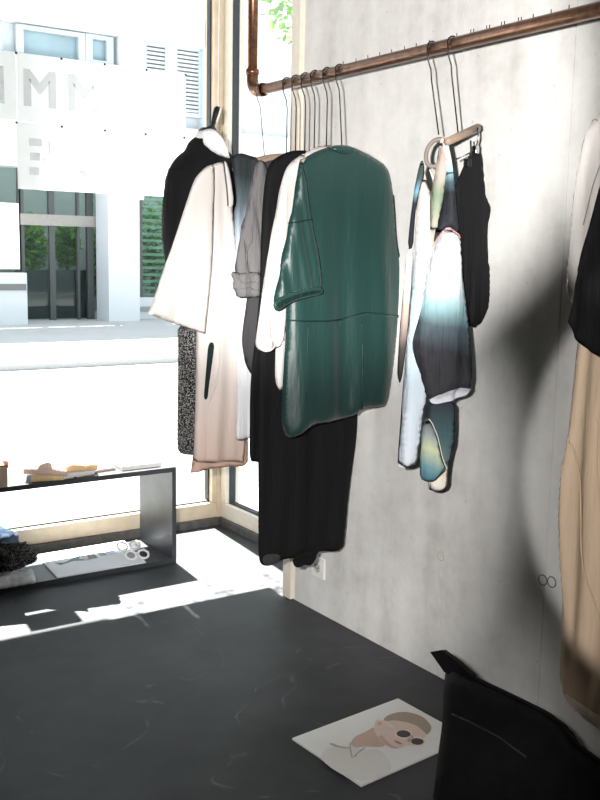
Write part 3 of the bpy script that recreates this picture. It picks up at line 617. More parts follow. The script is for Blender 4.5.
root = gar('black_jacket', 'black jacket sleeve hanging in front of the beige coat at the right edge', 'jacket', yb_-.05)
Cloth('sleeve', [(640, 120), (612, 150), (600, 184), (593, 210), (587, 236), (579, 266), (572, 296), (566.5, 322, 1), (572, 333), (586, 350), (598, 357.5, 1), (610, 348), (640, 340), (660, 300), (660, 160)], yb_-.03, M_blk, root, T=.012, R=.06, amp=.005, seed=34, sm=1)

# ------------------------------------------------------------------ bench with its things
YB0, YB1, BZ = 4.16, 4.53, .478
XE = 2.118
bench = thing('steel_bench', 'low open dark steel bench in front of the big window', 'bench', (1.3, (YB0+YB1)/2, 0))
obj('top_shelf', box(.2, XE, YB0, YB0+.5, BZ-.024, BZ, bev=.002), M_steel, bench)
obj('bottom_shelf', box(.2, XE, YB0, YB1, .0, .024, bev=.002), M_steel, bench)
obj('end_panel', box(XE-.022, XE, YB0+.001, YB1-.001, .024, BZ-.024), M_steel, bench)
obj('end_panel', box(.2, .222, YB0+.001, YB1-.001, .024, BZ-.024), M_steel, bench)
def slab(name, pxs, z, h, mat, parent=None, bump=0., seed=0, org=None, n=12, rnd=.3):
    """soft folded cloth lying flat: footprint from four corners on the plane z, rounded edges and low waves"""
    r = np.random.default_rng(seed); ph = r.uniform(0, 6, 6)
    cs_ = [P(x, y, 2, z) for x, y in pxs]; b = bmesh.new(); grid = {}
    for s in (0, 1):
        for i in range(n+1):
            for j in range(n+1):
                u, v = i/n, j/n; p = cs_[0]*(1-u)*(1-v)+cs_[1]*u*(1-v)+cs_[2]*u*v+cs_[3]*(1-u)*v
                e = min(u, 1-u, v, 1-v); k = min(1, e/rnd); pf = math.sqrt(max(0, 1-(1-k)**2))
                wv = bump*(math.sin(u*9+ph[0]+2*math.sin(v*5+ph[1]))+.7*math.sin(v*11+ph[2]+u*3)) if s else 0
                hh = (h*(.45+.55*pf)+wv*pf) if s else 0
                jx = bump*.5*math.sin(j*1.7+ph[3]+i*.3); jy = bump*.5*math.sin(i*1.9+ph[4])
                grid[s, i, j] = b.verts.new((p.x+jx, p.y+jy, z+hh))
    for s in (0, 1):
        for i in range(n):
            for j in range(n): b.faces.new([grid[s, i, j], grid[s, i+1, j], grid[s, i+1, j+1], grid[s, i, j+1]])
    for k in range(n):
        for a, c_ in (((k, 0), (k+1, 0)), ((k, n), (k+1, n)), ((0, k), (0, k+1)), ((n, k), (n, k+1))):
            b.faces.new([grid[0, a[0], a[1]], grid[0, c_[0], c_[1]], grid[1, c_[0], c_[1]], grid[1, a[0], a[1]]])
    return obj(name, b, mat, parent, True)
def cm(name, *rgb, **k): return cloth_mat(name, flat(s2l(*rgb)), **k)
Zt = BZ+.001
# stack of folded clothes
tag(slab('folded_scarf', [(32, 482), (64, 480), (62, 473), (36, 474)], Zt, .04, cm('mustard', 240, 214, 160), bump=.003, seed=1), 'folded mustard yellow scarf at the front of the clothes pile on the bench', 'scarf')
o = slab('folded_blouse', [(60, 480), (95, 474.5), (92, 469), (60, 472)], Zt, .042, cm('whitecloth', 236, 232, 230), bump=.003, seed=2); tag(o, 'folded white blouse with small black button beside the mustard scarf', 'blouse')
for px, py in ((70, 470.5), (75.5, 478)):
    q = P(px, py, 1, P(72, 478, 2, Zt).y-.005); b = bmesh.new(); lathe(b, [(.006, -.004), (.007, 0), (.004, .004)], q, 10, (0, -1, .3)); obj('button', b, M_black, o, True)
tag(slab('folded_sweater', [(24, 474), (66, 476), (62, 464), (26, 466)], Zt+.036, .045, cm('peach', 244, 214, 202), bump=.006, seed=3), 'pale peach sweater folded over the mustard scarf on the bench', 'sweater')
tag(slab('folded_shirt', [(62, 473), (98, 470), (96, 463), (60, 465)], Zt+.042, .04, cm('apricot', 246, 206, 160), bump=.006, seed=4), 'apricot orange shirt crumpled on the white folded blouse', 'shirt')
tag(slab('folded_skirt', [(90, 473.5), (115.5, 470), (112, 463), (92, 465)], Zt, .022, cm('dustypink', 206, 180, 174), bump=.003, seed=5), 'dusty pink folded skirt at the right of the clothes pile', 'skirt')
# box at the left edge
q = P(8, 487, 2, Zt)
bo = thing('cardboard_box', 'small beige box at the left edge of the bench top', 'box', (q.x-.09, q.y+.06, Zt))
obj('box_body', box(q.x-.18, q.x, q.y, q.y+.12, Zt, Zt+.085, bev=.003), plain('beige_card', s2l(226, 206, 180), .7), bo)
obj('box_lid', box(q.x-.184, q.x+.004, q.y-.003, q.y+.124, Zt+.085, Zt+.1, bev=.003), plain('white_card', s2l(240, 236, 228), .7), bo)
tag(slab('folded_cloth', [(-22, 468), (8, 466.5), (8, 462.5), (-20, 464)], Zt+.1, .012, cm('coral', 224, 150, 110), bump=.002, seed=6), 'coral orange cloth lying on the beige box', 'cloth')

def quadmesh(name, uvw, ur, vr, polys, mats, parent, z=.0006):
    """printed picture: coloured shapes on a page; origin O, axes U,V (per unit)"""
    O, U_, V_ = uvw; b = bmesh.new(); nn = U_.cross(V_).normalized()
    if nn.z < 0: nn = -nn
    for k, (pts, mi) in enumerate(polys):
        vs = [b.verts.new(O+U_*u+V_*v+nn*(z+.00025*k)) for u, v in pts]
        f = b.faces.new(vs); f.material_index = mi
        if f.normal.dot(nn) < 0: f.normal_flip()
    base = Vector(parent['_at'])
    bmesh.ops.translate(b, verts=b.verts, vec=-base); bmesh.ops.triangulate(b, faces=b.faces[:])
    me = bpy.data.meshes.new(name); b.to_mesh(me); b.free()
    return link(name, me, mats, parent)
def ell(cx, cy, rx, ry, n=28, a0=0): return [(cx+rx*math.cos(2*PI*k/n)*math.cos(a0)-ry*math.sin(2*PI*k/n)*math.sin(a0), cy+rx*math.cos(2*PI*k/n)*math.sin(a0)+ry*math.sin(2*PI*k/n)*math.cos(a0)) for k in range(n)]
def smooth_poly(p, it=2): return [tuple(q) for q in chaikin([np.array(a, float) for a in p], it)]
def prism(corners, h, bev=0):
    b = bmesh.new(); lo = [b.verts.new(c) for c in corners]; hi = [b.verts.new((c[0], c[1], c[2]+h)) for c in corners]; n = len(corners)
    b.faces.new(lo[::-1]); b.faces.new(hi)
    for k in range(n): b.faces.new((lo[k], lo[(k+1) % n], hi[(k+1) % n], hi[k]))
    if bev: bmesh.ops.bevel(b, geom=b.edges[:], offset=bev, segments=2, affect='EDGES')
    return b
# photo book on the bench top
cs = [P(x, y, 2, Zt) for x, y in ((122, 471), (161, 466.5), (146, 457), (107, 461))]
bk = thing('photo_book', 'white photo book with a black and white cover picture on the bench top', 'book', sum(cs, Vector())/4)
obj('book_block', prism(cs, .022, .002), plain('book_white', (.8, .78, .76), .6, var=.02), bk)
O, U_, V_ = cs[0]+Vector((0, 0, .022)), cs[1]-cs[0], cs[3]-cs[0]
quadmesh('cover_picture', (O, U_, V_), 1, 1, [([(.04, .5), (.96, .5), (.96, .97), (.04, .97)], 0), (smooth_poly([(.1, .56), (.3, .72), (.5, .6), (.62, .8), (.4, .92), (.15, .88)]), 1), (smooth_poly([(.55, .55), (.8, .7), (.9, .6), (.9, .9), (.7, .94)]), 2)],
         [plain('pic_grey', (.35, .36, .35), .5), plain('pic_dark', (.06, .06, .06), .5), plain('pic_light', (.75, .74, .72), .5)], bk)
# bottom shelf: magazine with pictures
Zb = .025
cs = [P(x, y, 2, Zb) for x, y in ((57, 578.5), (146, 563), (124, 541.5), (36, 556))]
mg = thing('open_magazine', 'large white magazine with small pictures lying on the bench lower shelf', 'magazine', sum(cs, Vector())/4)
obj('pages', prism(cs, .006, .001), plain('page_white', (.74, .75, .78), .5, var=.02), mg)
O, U_, V_ = cs[0]+Vector((0, 0, .006)), cs[1]-cs[0], cs[3]-cs[0]
quadmesh('printed_pictures', (O, U_, V_), 1, 1, [([(.1, .56), (.2, .5), (.3, .58), (.46, .74), (.38, .55), (.5, .42), (.3, .5), (.14, .42)], 0), ([(.42, .46), (.56, .46), (.56, .68), (.42, .68)], 1), ([(.47, .46), (.58, .46), (.58, .66), (.5, .66)], 2), ([(.62, .5), (.7, .5), (.7, .7), (.62, .7)], 3), ([(.72, .5), (.82, .5), (.82, .68), (.72, .68)], 4)],
         [plain('p_teal', s2l(90, 116, 130), .5), plain('p_rose', s2l(206, 186, 180), .5), plain('p_slate', s2l(96, 108, 120), .5), plain('p_sage', s2l(150, 165, 150), .5), plain('p_sky', s2l(168, 190, 226), .5)], mg)
M_lens = glass_mat('smoked_lens', (.55, .55, .56), .3)
def sunglasses(px, py, z, label, rot):
    o_ = P(px, py, 2, z); t = thing('sunglasses', label, 'sunglasses', o_, 'white sunglasses on the lower shelf')
    rz = Matrix.Rotation(rot, 3, 'Z')
    rx_ = Matrix.Rotation(-.85, 3, 'X')
    def w(x, y, zz_):
        if y <= .006: q_ = rx_ @ Vector((x, y, zz_-.001)); return o_+rz @ Vector((q_.x*.85, q_.y, q_.z+.006))
        return o_+rz @ Vector((x*.85, y+.02, zz_*.5+.003))
    for s in (-1, 1):
        b = bmesh.new(); tube(b, [w(s*.036+.03*math.cos(a), .004*math.cos(a), .024+.023*math.sin(a)) for a in np.linspace(0, 2*PI, 25)], .0055, 8, False, (1, 1)); obj('rim', b, M_whitepl, t, True)
        b = bmesh.new(); vs = [b.verts.new(w(s*.036+.029*math.cos(a), .004*math.cos(a), .024+.022*math.sin(a))) for a in np.linspace(0, 2*PI, 24, False)]; b.faces.new(vs); obj('lens', b, M_lens, t)
        b = bmesh.new(); tube(b, [w(s*.068, 0, .034), w(s*.07, .05, .032), w(s*.068, .1, .022), w(s*.064, .125, .004)], .003, 7); obj('temple', b, M_whitepl, t, True)
    b = bmesh.new(); tube(b, [w(-.009, -.002, .03), w(0, -.003, .034), w(.009, -.002, .03)], .0035, 7); obj('bridge', b, M_whitepl, t, True)
sunglasses(129, 551, Zb+.0065, 'white framed sunglasses farther back on the magazine of the lower shelf', -.25)
sunglasses(138, 560, Zb+.0065, 'white framed sunglasses nearer the shelf front edge on the magazine', -.2)
# boucle bundle, blue and white cloths
def lump(name, c_, r, mat, seed, amp=.3, fr=18, sub=5):
    b = bmesh.new(); bmesh.ops.create_icosphere(b, subdivisions=sub, radius=1)
    from mathutils import noise
    for v in b.verts:
        n = v.co.normalized(); d = 1+amp*.5*noise.noise(n*2.2+Vector((seed, 0, 0)))+amp*.45*noise.noise(n*fr*.45+Vector((0, seed, 0)))
        v.co = Vector((c_[0]+n.x*d*r[0], c_[1]+n.y*d*r[1], max(c_[2], c_[2]+r[2]*.75+n.z*d*r[2])))
    return obj(name, b, mat, None, True)
M_bou = cloth_mat('boucle', flat((.014, .014, .015)), speck=.3, weave=1)
q = P(14, 577, 2, Zb)
tag(slab('white_cloth', [(-14, 592), (36, 583), (33, 573), (-14, 580)], Zb, .03, cm('linen', 232, 232, 232), bump=.006, seed=9, n=18), 'crumpled white cloth under the black boucle scarf on the lower shelf', 'cloth')
tag(lump('boucle_scarf', (q.x-.02, q.y+.06, Zb+.033), (.135, .095, .06), M_bou, 3, .55, 22), 'black and white boucle scarf bundled at the left of the lower shelf', 'scarf')
q = P(4, 560, 2, Zb)
tag(lump('folded_jeans', (q.x-.02, q.y+.11, Zb), (.12, .08, .08), cm('navy', 52, 66, 86), 8, .25, 8, 4), 'dark blue cloth behind the boucle scarf on the lower shelf', 'cloth')

# ------------------------------------------------------------------ magazine on the floor
c0 = P(292, 740, 2, .001); c1 = P(398, 700, 2, .001); c3 = P(361, 787.5, 2, .001); c2 = c1+c3-c0
fm = thing('fashion_magazine', 'white fashion magazine with a portrait in round sunglasses lying on the floor', 'magazine', ((c0+c2)/2))
obj('page_block', prism([c0, c1, c2, c3], .007, .001), plain('cover_paper', s2l(232, 231, 227), .45, var=.015), fm)
top_c = [P(292, 739.3, 2, .009), P(398, 699.3, 2, .009)]
O = c0+Vector((0, 0, .0074)); U_ = c1-c0; V_ = c3-c0
# portrait drawn on the cover: photo pixels -> cover coordinates
def cov(px, py):
    d = P(px, py, 2, .008)-O; a = np.array([[U_.x, V_.x], [U_.y, V_.y]]); s = np.linalg.solve(a, np.array([d.x, d.y])); return tuple(s)
def C(u, v): return cov(280+u/3.529, 690+v/3.529)   # u, v in a 600-wide view of the cover
def CP(pts, it=2): return smooth_poly([C(*p) for p in pts], it)
def CE(cx, cy, rx, ry, a=0): return [C(*p) for p in ell(cx, cy, rx, ry, 30, a)]
mats = [plain('pr_blouse', s2l(224, 220, 214), .5, var=.02), plain('pr_skin', s2l(226, 202, 188), .5, var=.04), plain('pr_skin_shade', s2l(206, 174, 158), .5, var=.05), plain('pr_hair', s2l(168, 148, 130), .5, var=.15, scale=200),
        plain('pr_frame', s2l(232, 214, 196), .5), plain('pr_lens', s2l(24, 22, 22), .4), plain('pr_lip', s2l(178, 120, 114), .5), plain('pr_line', s2l(182, 172, 162), .5), plain('pr_nose', s2l(196, 164, 148), .5)]
polys = [
 (CP([(170, 200), (250, 195), (300, 215), (350, 205), (400, 265), (380, 300), (270, 330), (130, 245)]), 0),
 (CP([(248, 190), (262, 165), (300, 150), (340, 125), (370, 180), (372, 200), (340, 203), (300, 200), (262, 205)]), 2),
 (CP([(335, 118), (362, 108), (400, 100), (470, 110), (520, 150), (515, 165), (490, 185), (472, 198), (455, 196), (440, 200), (425, 207), (400, 209), (372, 196), (345, 170), (330, 140)]), 1),
 (CP([(345, 165), (372, 196), (400, 209), (425, 207), (400, 200), (375, 180), (360, 160)]), 2),
 (CP([(362, 108), (376, 92), (410, 80), (450, 78), (500, 92), (530, 120), (536, 140), (520, 162), (510, 150), (480, 125), (440, 113), (400, 108), (380, 112)]), 3),
 (CP([(333, 125), (338, 108), (352, 105), (364, 114), (366, 128), (354, 136), (342, 140)]), 1),
 (CP([(342, 124), (347, 114), (356, 114), (360, 122), (350, 128)]), 2),
 (CP([(364, 108), (372, 110), (412, 142), (408, 150)], 1), 4),
 (CE(437, 158, 31, 17, .08), 4), (CE(485, 183, 29, 16, .05), 4), (CE(436, 158, 25, 12.5, .08), 5), (CE(484, 185, 23, 11.5, .05), 5),
 (CP([(458, 160), (472, 165), (470, 178), (459, 176)], 1), 8),
 (CP([(452, 170), (462, 176), (466, 186), (456, 190), (448, 184)]), 8),
 (CP([(400, 180), (412, 183), (430, 192), (434, 197), (418, 195), (406, 188)]), 6),
 (CP([(246, 188), (252, 190), (250, 212), (258, 244), (252, 246), (244, 212)], 1), 7),
 (CP([(172, 196), (180, 190), (212, 204), (248, 208), (246, 212), (208, 209)], 1), 7),
 (CP([(258, 240), (275, 222), (300, 206), (303, 209), (278, 227), (262, 246)], 1), 7)]
quadmesh('cover_portrait', (O, U_, V_), 1, 1, polys, mats, fm, .0002)

# ------------------------------------------------------------------ black bag
BX = 1.80
tl = P(444, 668, 0, BX+.06); y1 = tl.y; zt = tl.z
bag = thing('black_tote_bag', 'large slumped black leather tote bag standing on the floor by the wall', 'bag', (BX+.09, y1-.3, 0))
M_lea = plain('black_leather', (.006, .006, .0065), .6, var=.25, scale=26, bump=.25, spec=.15)
b = bmesh.new(); n, mz = 30, 14; fr = []; L_ = .74
tops = [P(x, y, 0, BX+.06) for x, y in ((444, 666), (458, 672), (500, 694), (540, 716), (563, 733), (571, 748), (600, 768), (640, 800))]
def ztop(y):
    for a, c_ in zip(tops, tops[1:]):
        if c_.y <= y <= a.y: k = (a.y-y)/(a.y-c_.y); return a.z+(c_.z-a.z)*k
    return tops[-1].z if y < tops[-1].y else tops[0].z
for side in (0, 1):
    g_ = []
    for i in range(n+1):
        y = y1-L_*i/n; row = []
        for j in range(mz+1):
            v = j/mz; z = ztop(y)*v
            depth = .075*(1-.8*v)*min(1, math.sqrt(max(0, min(i, n-i)/3.0)))+.004
            wob = .008*math.sin(y*17+v*5)+.006*math.sin(v*9+y*8)
            yy = y-.045*(1-v)
            row.append(b.verts.new((BX+.085*v*.6+.02+(depth if side else -depth)+wob*v, yy, z)))
        g_.append(row)
    fr.append(g_)
    for i in range(n):
        for j in range(mz): b.faces.new((g_[i][j], g_[i+1][j], g_[i+1][j+1], g_[i][j+1]))
for i in range(n):
    b.faces.new((fr[0][i][mz], fr[0][i+1][mz], fr[1][i+1][mz], fr[1][i][mz])); b.faces.new((fr[0][i][0], fr[0][i+1][0], fr[1][i+1][0], fr[1][i][0]))
for j in range(mz):
    for i in (0, n): b.faces.new((fr[0][i][j], fr[0][i][j+1], fr[1][i][j+1], fr[1][i][j]))
obj('bag_body', b, M_lea, bag, True)
# folded-out corner flap and the rim
fl = [P(x, y, 0, BX+.052) for x, y in ((430, 652), (441, 650), (455, 660), (472, 676), (456, 678), (444, 672))]
b = bmesh.new(); A = [b.verts.new(p) for p in fl]; B = [b.verts.new(p+Vector((.02, 0, -.004))) for p in fl]
b.faces.new(A); b.faces.new(B[::-1])
for k in range(len(fl)): b.faces.new((A[k], A[(k+1) % 6], B[(k+1) % 6], B[k]))
obj('corner_flap', b, M_lea, bag)
b = bmesh.new(); tube(b, [(BX+.072+.008*math.sin(p*9), p, ztop(p)+.003) for p in np.linspace(y1-.01, y1-.72, 30)], .007, 8); obj('rim', b, M_lea, bag, True)
b = bmesh.new(); q = [P(x, y, 0, BX-.03) for x, y in ((452, 714), (470, 722), (500, 738), (526, 757))]; tube(b, q, .0022, 6); obj('front_pocket_seam', b, plain('worn_leather', (.02, .02, .02), .6), bag, True)

# ------------------------------------------------------------------ paper letters on the window
YSH = YWIN-.035
PW, PH = .2185, .308
def sheet(x1, ztop_, ch, label, grp, clips=1):
    """A4 sheet; x1 its right edge seen from inside"""
    t = thing('paper_sheet', label, 'paper sheet', (x1-PW/2, YSH, ztop_-PH), grp)
    b = bmesh.new(); bx(b, x1-PW, x1, YSH-.0006, YSH+.0006, ztop_-PH, ztop_); obj('paper', b, M_paper, t)
    cu = bpy.data.curves.new('letter', 'FONT'); cu.body = ch; cu.size = .225; cu.bevel_depth = .0075; cu.bevel_resolution = 0; cu.align_x = 'CENTER'; cu.extrude = .0002; cu.resolution_u = 6
    to = bpy.data.objects.new('letter_source', cu); COL.objects.link(to); dg = bpy.context.evaluated_depsgraph_get(); dg.update()
    me = bpy.data.meshes.new_from_object(to.evaluated_get(dg)); COL.objects.unlink(to); bpy.data.objects.remove(to)
    xs_ = [v.co.x for v in me.vertices]; ys_ = [v.co.y for v in me.vertices]; mx_, my_ = (min(xs_)+max(xs_))/2, (min(ys_)+max(ys_))/2
    for v in me.vertices:   # read from the street: mirrored when seen from the shop
        v.co = Vector((-(v.co.x-mx_)*1.0, -.0016-v.co.z*.08, v.co.y-my_+PH/2))
    o = link('letter', me, M_ink, t); o['label'] = 'faint mirrored letter '+ch
    for k in range(clips):
        b = bmesh.new(); lathe(b, [(.0055, -.002), (.006, .002), (.003, .004)], (x1-PW+.0 if k == 0 else x1, YSH-.001, ztop_-.004), 12, (0, -1, 0)); obj('fixing_dot', b, M_black, t, True)
rows = [(2.402, [(2.437, 'S'), (2.213, 'U'), (1.994, 'M'), (1.776, 'M'), (1.554, 'E')], 'top', 'white letter sheets in the top row on the window'),
        (2.088, [(2.430, 'S'), (2.211, 'A'), (1.990, 'L'), (1.770, 'E')], 'second', 'white letter sheets in the second row on the window')]
lab = {('top', 0): 'white paper sheet with faint reversed letter S, right end of the top row', ('top', 1): 'white paper sheet with faint reversed letter U in the top row',
       ('top', 2): 'white paper sheet with letter M beside the U in the top row', ('top', 3): 'white paper sheet with letter M farther left in the top row', ('top', 4): 'white paper sheet with letter E cut by the left edge in the top row',
       ('second', 0): 'white paper sheet with faint letter S partly behind the black jacket, second row', ('second', 1): 'white paper sheet with faint letter A in the second row', ('second', 2): 'white paper sheet with faint reversed letter L in the second row', ('second', 3): 'white paper sheet with reversed letter E, left end of the second row'}
for zt_, items, nm, grp in rows:
    for k, (x1, ch) in enumerate(items): sheet(x1, zt_, ch, lab[nm, k], grp, 2 if k == 0 else 1)
sheet(1.552, 1.712, '5', 'white paper sheet with the figure 5 at the left edge below the other rows', None)

# ------------------------------------------------------------------ street and the building opposite
GZ = -.02
o = struct('street', box(-40, 60, YWIN+.12, 60, GZ-.2, GZ), M_road)
struct('pavement', box(-40, 60, 12.4, 40, GZ-.1, GZ+.06), plain('pale_paving', (.42, .42, .42), .9, var=.04, scale=.7))
struct('kerb', box(-40, 60, 12.2, 12.4, GZ, GZ+.08), plain('kerb_grey', (.4, .4, .41), .9))
YQ = 19.5
bld = thing('office_building', 'white building across the street with window bands and glazed ground floor', 'building', (8.5, YQ, GZ))
M_fac = plain('facade_white', (.6, .63, .66), .8, var=.04, scale=.6)
M_alu = plain('pale_aluminium', (.42, .47, .5), .5, var=.04)
M_dkgl = plain('dark_glass', s2l(150, 172, 182), .12, var=.25, scale=.5, spec=.5)
M_bl = plain('blind_slat', (.5, .52, .53), .6, var=.03)
def Q(x, y, Y=YQ): return P(x, y, 1, Y)
def rect(bm, x0, y0, x1, y1, d0=0, d1=.3):
    """box on the facade covering the photograph rectangle, from depth d0 to d1 behind the facade line"""
    a, c_ = Q(x0, y0), Q(x1, y1); bx(bm, a.x, c_.x, YQ+d0, YQ+d1, c_.z, a.z); return bm
z_b1 = Q(0, 18).z; z_w0 = Q(83, 62).z
zb_bot = Q(0, 165).z; x_l = Q(-260, 200).x; x_r = Q(320, 200).x
obj('upper_band', box(x_l, x_r, YQ, YQ+.4, z_b1, z_b1+1.6), M_fac, bld)
obj('spandrel_band', box(x_l, x_r, YQ, YQ+.4, zb_bot, Q(100, 120).z), M_fac, bld)
obj('spandrel_band', box(x_l, Q(119, 100).x, YQ+.02, YQ+.4, Q(100, 120).z, Q(60, 60).z), M_fac, bld)
obj('window_reveal', box(x_l, x_r, YQ+.3, YQ+.4, Q(100, 125).z, z_b1+.2), M_fac, bld)
obj('pier', rect(bmesh.new(), 120, 30, 143, 200, -.05, .4), M_fac, bld)
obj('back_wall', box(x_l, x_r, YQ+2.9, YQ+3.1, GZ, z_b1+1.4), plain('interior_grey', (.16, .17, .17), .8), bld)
obj('pier', rect(bmesh.new(), 205, 20, 226, 330, 0, .4), M_fac, bld)
def win(x0, y0, x1, y1, blind=False):
    f = bmesh.new(); a, c_ = Q(x0, y0), Q(x1, y1); t_ = .09
    for (u0, u1, w0, w1) in ((a.x, c_.x, a.z-t_, a.z), (a.x, c_.x, c_.z, c_.z+t_), (a.x, a.x+t_*1.6, c_.z+t_, a.z-t_), (c_.x-t_*1.6, c_.x, c_.z+t_, a.z-t_)): bx(f, u0, u1, YQ+.12, YQ+.24, w0, w1)
    w_ = obj('window', f, M_alu, bld)
    b = bmesh.new(); bx(b, a.x+.02, c_.x-.02, YQ+.26, YQ+.28, c_.z, a.z); obj('pane', b, M_dkgl, w_)
    if blind:
        b = bmesh.new(); nz_ = int((a.z-c_.z)/.085)
        for k in range(nz_):
            z = a.z-.05-k*.085; bx(b, a.x+.1, c_.x-.1, YQ+.14, YQ+.2, z-.052, z-.0)
        obj('blind', b, M_bl, w_)
z60 = 66
win(-60, 16, 5, z60); win(18, 22, 88, z60); win(88, 32, 116, z60)
win(143, 38, 174, 106, True); win(174, 42, 207, 118, True)
# ground floor glazing
M_store = glass_mat('shop_glass', (.82, .9, .88), .6)
zg0, zg1 = GZ, zb_bot
b = bmesh.new(); bx(b, x_l, Q(112, 250).x, YQ+.5, YQ+.52, zg0+.05, zg1); obj('shopfront_glass', b, M_store, bld)
b = bmesh.new(); bx(b, Q(135, 250).x, x_r, YQ+.5, YQ+.52, zg0+.3, zg1); obj('shopfront_glass', b, M_store, bld)
b = bmesh.new()
for px, w_ in ((22, .1), (52, .12), (78, .05), (90, .14), (20, .05), (-30, .1), (140, .08)):
    p = Q(px, 270, YQ+.45); bx(b, p.x-w_/2, p.x+w_/2, YQ+.4, YQ+.5, zg0, zg1)
obj('mullions', b, plain('dark_mullion', (.06, .065, .065), .5), bld)
b = bmesh.new(); bx(b, Q(20, 225, YQ+.4).x, Q(108, 225, YQ+.4).x, YQ+.36, YQ+.48, Q(60, 226, YQ+.4).z, Q(60, 215, YQ+.4).z); obj('lintel', b, plain('warm_grey', (.3, .28, .26), .6), bld)
b = bmesh.new(); bx(b, Q(20, 300, YQ+1).x, Q(91, 300, YQ+1).x, YQ+.9, YQ+1.3, GZ, Q(60, 270, YQ+1).z); obj('counter', b, plain('dark_counter', (.035, .04, .04), .5, var=.4, scale=2), bld)
a, c_ = Q(108, 196, YQ-.35), Q(140, 322, YQ-.35)
obj('column', box(a.x, c_.x, YQ-.35, YQ+.3, GZ, a.z+1), M_fac, bld)
b = bmesh.new()
for k in range(16):
    z = .5+k*.15; bx(b, Q(93, 250, YQ+.9).x, Q(108, 250, YQ+.9).x, YQ+.8, YQ+.86, z, z+.06)
    bx(b, Q(137, 250, YQ+.9).x, x_r, YQ+.8, YQ+.86, z, z+.06)
obj('louvres', b, plain('louvre_green', s2l(120, 150, 130), .6, var=.2, scale=3), bld)
obj('parapet', rect(bmesh.new(), -200, 271, 18, 326, -.6, -.3), M_fac, bld)
obj('parapet_stripe', rect(bmesh.new(), -200, 283, 16, 289, -.63, -.59), plain('stripe_grey', (.16, .16, .16), .6), bld)
obj('sill_wall', box(Q(138, 300).x, x_r, YQ+.2, YQ+.48, GZ, Q(150, 298).z), M_fac, bld)
obj('sill_stripe', box(Q(138, 300).x, x_r, YQ+.17, YQ+.21, Q(150, 312).z, Q(150, 307).z), plain('sill_grey', (.25, .28, .27), .6), bld)
# foliage: leaves added for green reflections in the glass, a street tree beside the shop
def shrub(name, c_, r, n, label, cat, leaf=.09, trunk=None, grp=None):
    t = thing(name, label, cat, (c_[0], c_[1], GZ), grp)
    b = bmesh.new(); rr = random.Random(int(c_[0]*100))
    for k in range(n):
        d = Vector((rr.gauss(0, 1), rr.gauss(0, 1), rr.gauss(0, 1))).normalized()*rr.random()**.4
        p = Vector((c_[0]+d.x*r[0], c_[1]+d.y*r[1], c_[2]+d.z*r[2]))
        u = Vector((rr.uniform(-1, 1), rr.uniform(-1, 1), rr.uniform(-.4, .4))).normalized(); w_ = u.cross(Vector((rr.uniform(-1, 1), rr.uniform(-1, 1), 1)).normalized()).normalized(); s = leaf*rr.uniform(.6, 1.3)
        b.faces.new([b.verts.new(p-u*s), b.verts.new(p+w_*s*.45), b.verts.new(p+u*s), b.verts.new(p-w_*s*.45)])
    base = Vector(t['_at']); bmesh.ops.translate(b, verts=b.verts, vec=-base); me = bpy.data.meshes.new('foliage'); b.to_mesh(me); b.free(); link('foliage', me, M_leaf, t)
    b = bmesh.new(); tube(b, trunk or [(c_[0], c_[1], GZ), (c_[0]+.05, c_[1], c_[2])], [.05]*len(trunk or [0, 0]), 8); obj('stem', b, plain('bark', (.1, .07, .05), .9), t, True)
SG = 'added leaves standing in for tree reflections in the shopfront'
for px, py, r, nm in ((32, 244, (.33, .3, .7), 'added leaves standing in for the green reflection at the left of the shopfront'), (66, 245, (.33, .3, .55), 'added leaves standing in for the green reflection in the middle of the shopfront'), (100, 262, (.25, .3, .9), 'narrow added leaves standing in for the green reflection beside the white column'), (152, 245, (.75, .3, 1.1), 'added leaves standing in for the green reflection right of the white column')):
    p = Q(px, py, YQ+1.9); shrub('reflection_leaves', (p.x, YQ+1.9, p.z), r, 900, nm, 'shrub', .09, None, SG)  # leaves stand in for trees mirrored in the shopfront glass
# street tree beyond the narrow window
tp = P(283, 22, 1, 9.5)
shrub('street_tree', (tp.x+.5, 9.5, tp.z+.7), (.9, .9, 1.0), 1500, 'green leafy street tree seen through the narrow window beside the pipe', 'tree', .08, [(tp.x+.9, 9.6, GZ), (tp.x+.8, 9.6, 1.5), (tp.x+.5, 9.5, tp.z+.6)])
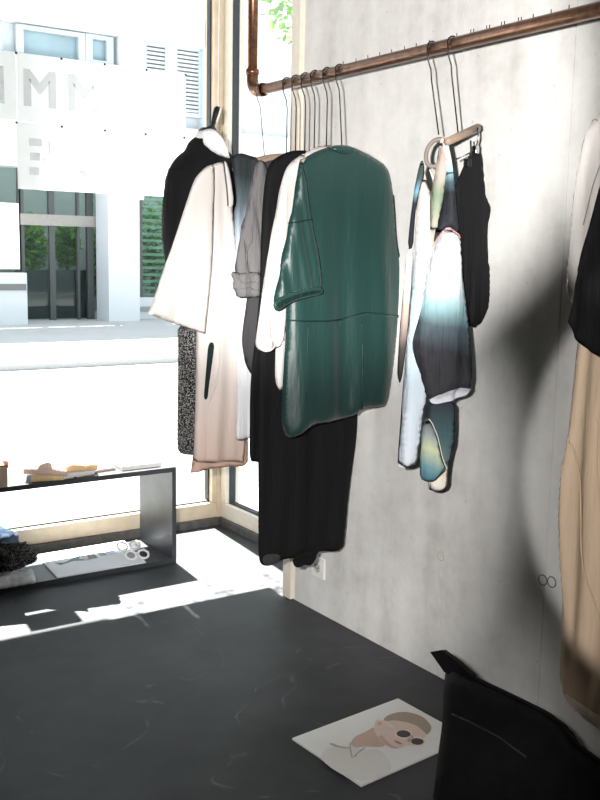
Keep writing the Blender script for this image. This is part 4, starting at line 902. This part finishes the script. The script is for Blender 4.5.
# unseen canopy added to cut off the sun patch on the floor
b = box(-4, 1.75, YWIN+.12, 5.585, 3.25, 3.4); bx(b, 1.75, 6.5, YWIN+.12, 5.40, 3.25, 3.4)
struct('added_sun_canopy', b, M_white)
b = bmesh.new(); rr = random.Random(5)  # leaves added out of view to break up the sun patch edge
for k in range(420):
    p = Vector((rr.uniform(1.75, 2.95), 5.38+abs(rr.gauss(0, .1))+.06*math.sin(k), rr.uniform(3.22, 3.42))); u = Vector((rr.uniform(-1, 1), rr.uniform(-1, 1), rr.uniform(-.4, .4))).normalized(); w_ = u.cross(Vector((0, 0, 1))).normalized(); sz = rr.uniform(.012, .026)
    b.faces.new([b.verts.new(p-u*sz), b.verts.new(p+w_*sz*.5), b.verts.new(p+u*sz), b.verts.new(p-w_*sz*.5)])
tag(obj('added_dapple_leaves', b, M_leaf), 'unseen leaves added along the canopy edge to dapple the sun patch', 'plant')

# ------------------------------------------------------------------ light
w = bpy.data.worlds.new('world'); SC.world = w; w.use_nodes = True; nt = w.node_tree
bg = nt.nodes['Background']; bg.inputs[0].default_value = (.86, .93, 1, 1); bg.inputs[1].default_value = 2.0
def sun(el_dir, e):
    l = bpy.data.lights.new('sun', 'SUN'); l.energy = e; l.angle = .009; l.color = (1, .97, .92)
    o = bpy.data.objects.new('sun', l); COL.objects.link(o); o.rotation_euler = Vector(el_dir).to_track_quat('Z', 'Y').to_euler(); o.location = (4, 8, 8)
sun((.03, .283, .475), 60)
def spot(at, aim, e, ang, blend, rad, col=(1, .985, .965)):
    l = bpy.data.lights.new('spot', 'SPOT'); l.energy = e; l.spot_size = math.radians(ang); l.spot_blend = blend; l.shadow_soft_size = rad; l.color = col
    o = bpy.data.objects.new('spot', l); COL.objects.link(o); o.location = at; o.rotation_euler = (Vector(at)-Vector(aim)).to_track_quat('Z', 'Y').to_euler(); return o
FL = Vector((0, 0, H))-CR*.15+CU*.05  # on-camera flash position, split into separately aimed cones
spot(FL, P(325, 105, 0, W), 850, 34.5, .5, .02)  # flash cone narrowed so the lower right wall stays dark
spot(FL+CU*.02, P(270, 470, 1, 3.0), 520, 33, .75, .02)  # cone added to brighten the lower left wall and garments
spot(FL+CU*.04, P(370, 770, 2, 0), 190, 27, .9, .04)  # cone added to brighten the floor magazine and foot of the wall
spot(FL+CU*.02, P(695, 200, 1, 1.5), 190, 15, .3, .02)  # cone added to brighten the white shirt at the edge
spot(FL+CU*.03, P(790, 485, 1, 1.5), 190, 27.6, .12, .02)  # cone added to brighten the beige coat
SC.view_settings.view_transform = 'Standard'; SC.view_settings.look = 'None'; SC.view_settings.exposure = 0
SC.cycles.use_denoising = True
for o in bpy.data.objects:
    if '_at' in o: del o['_at']
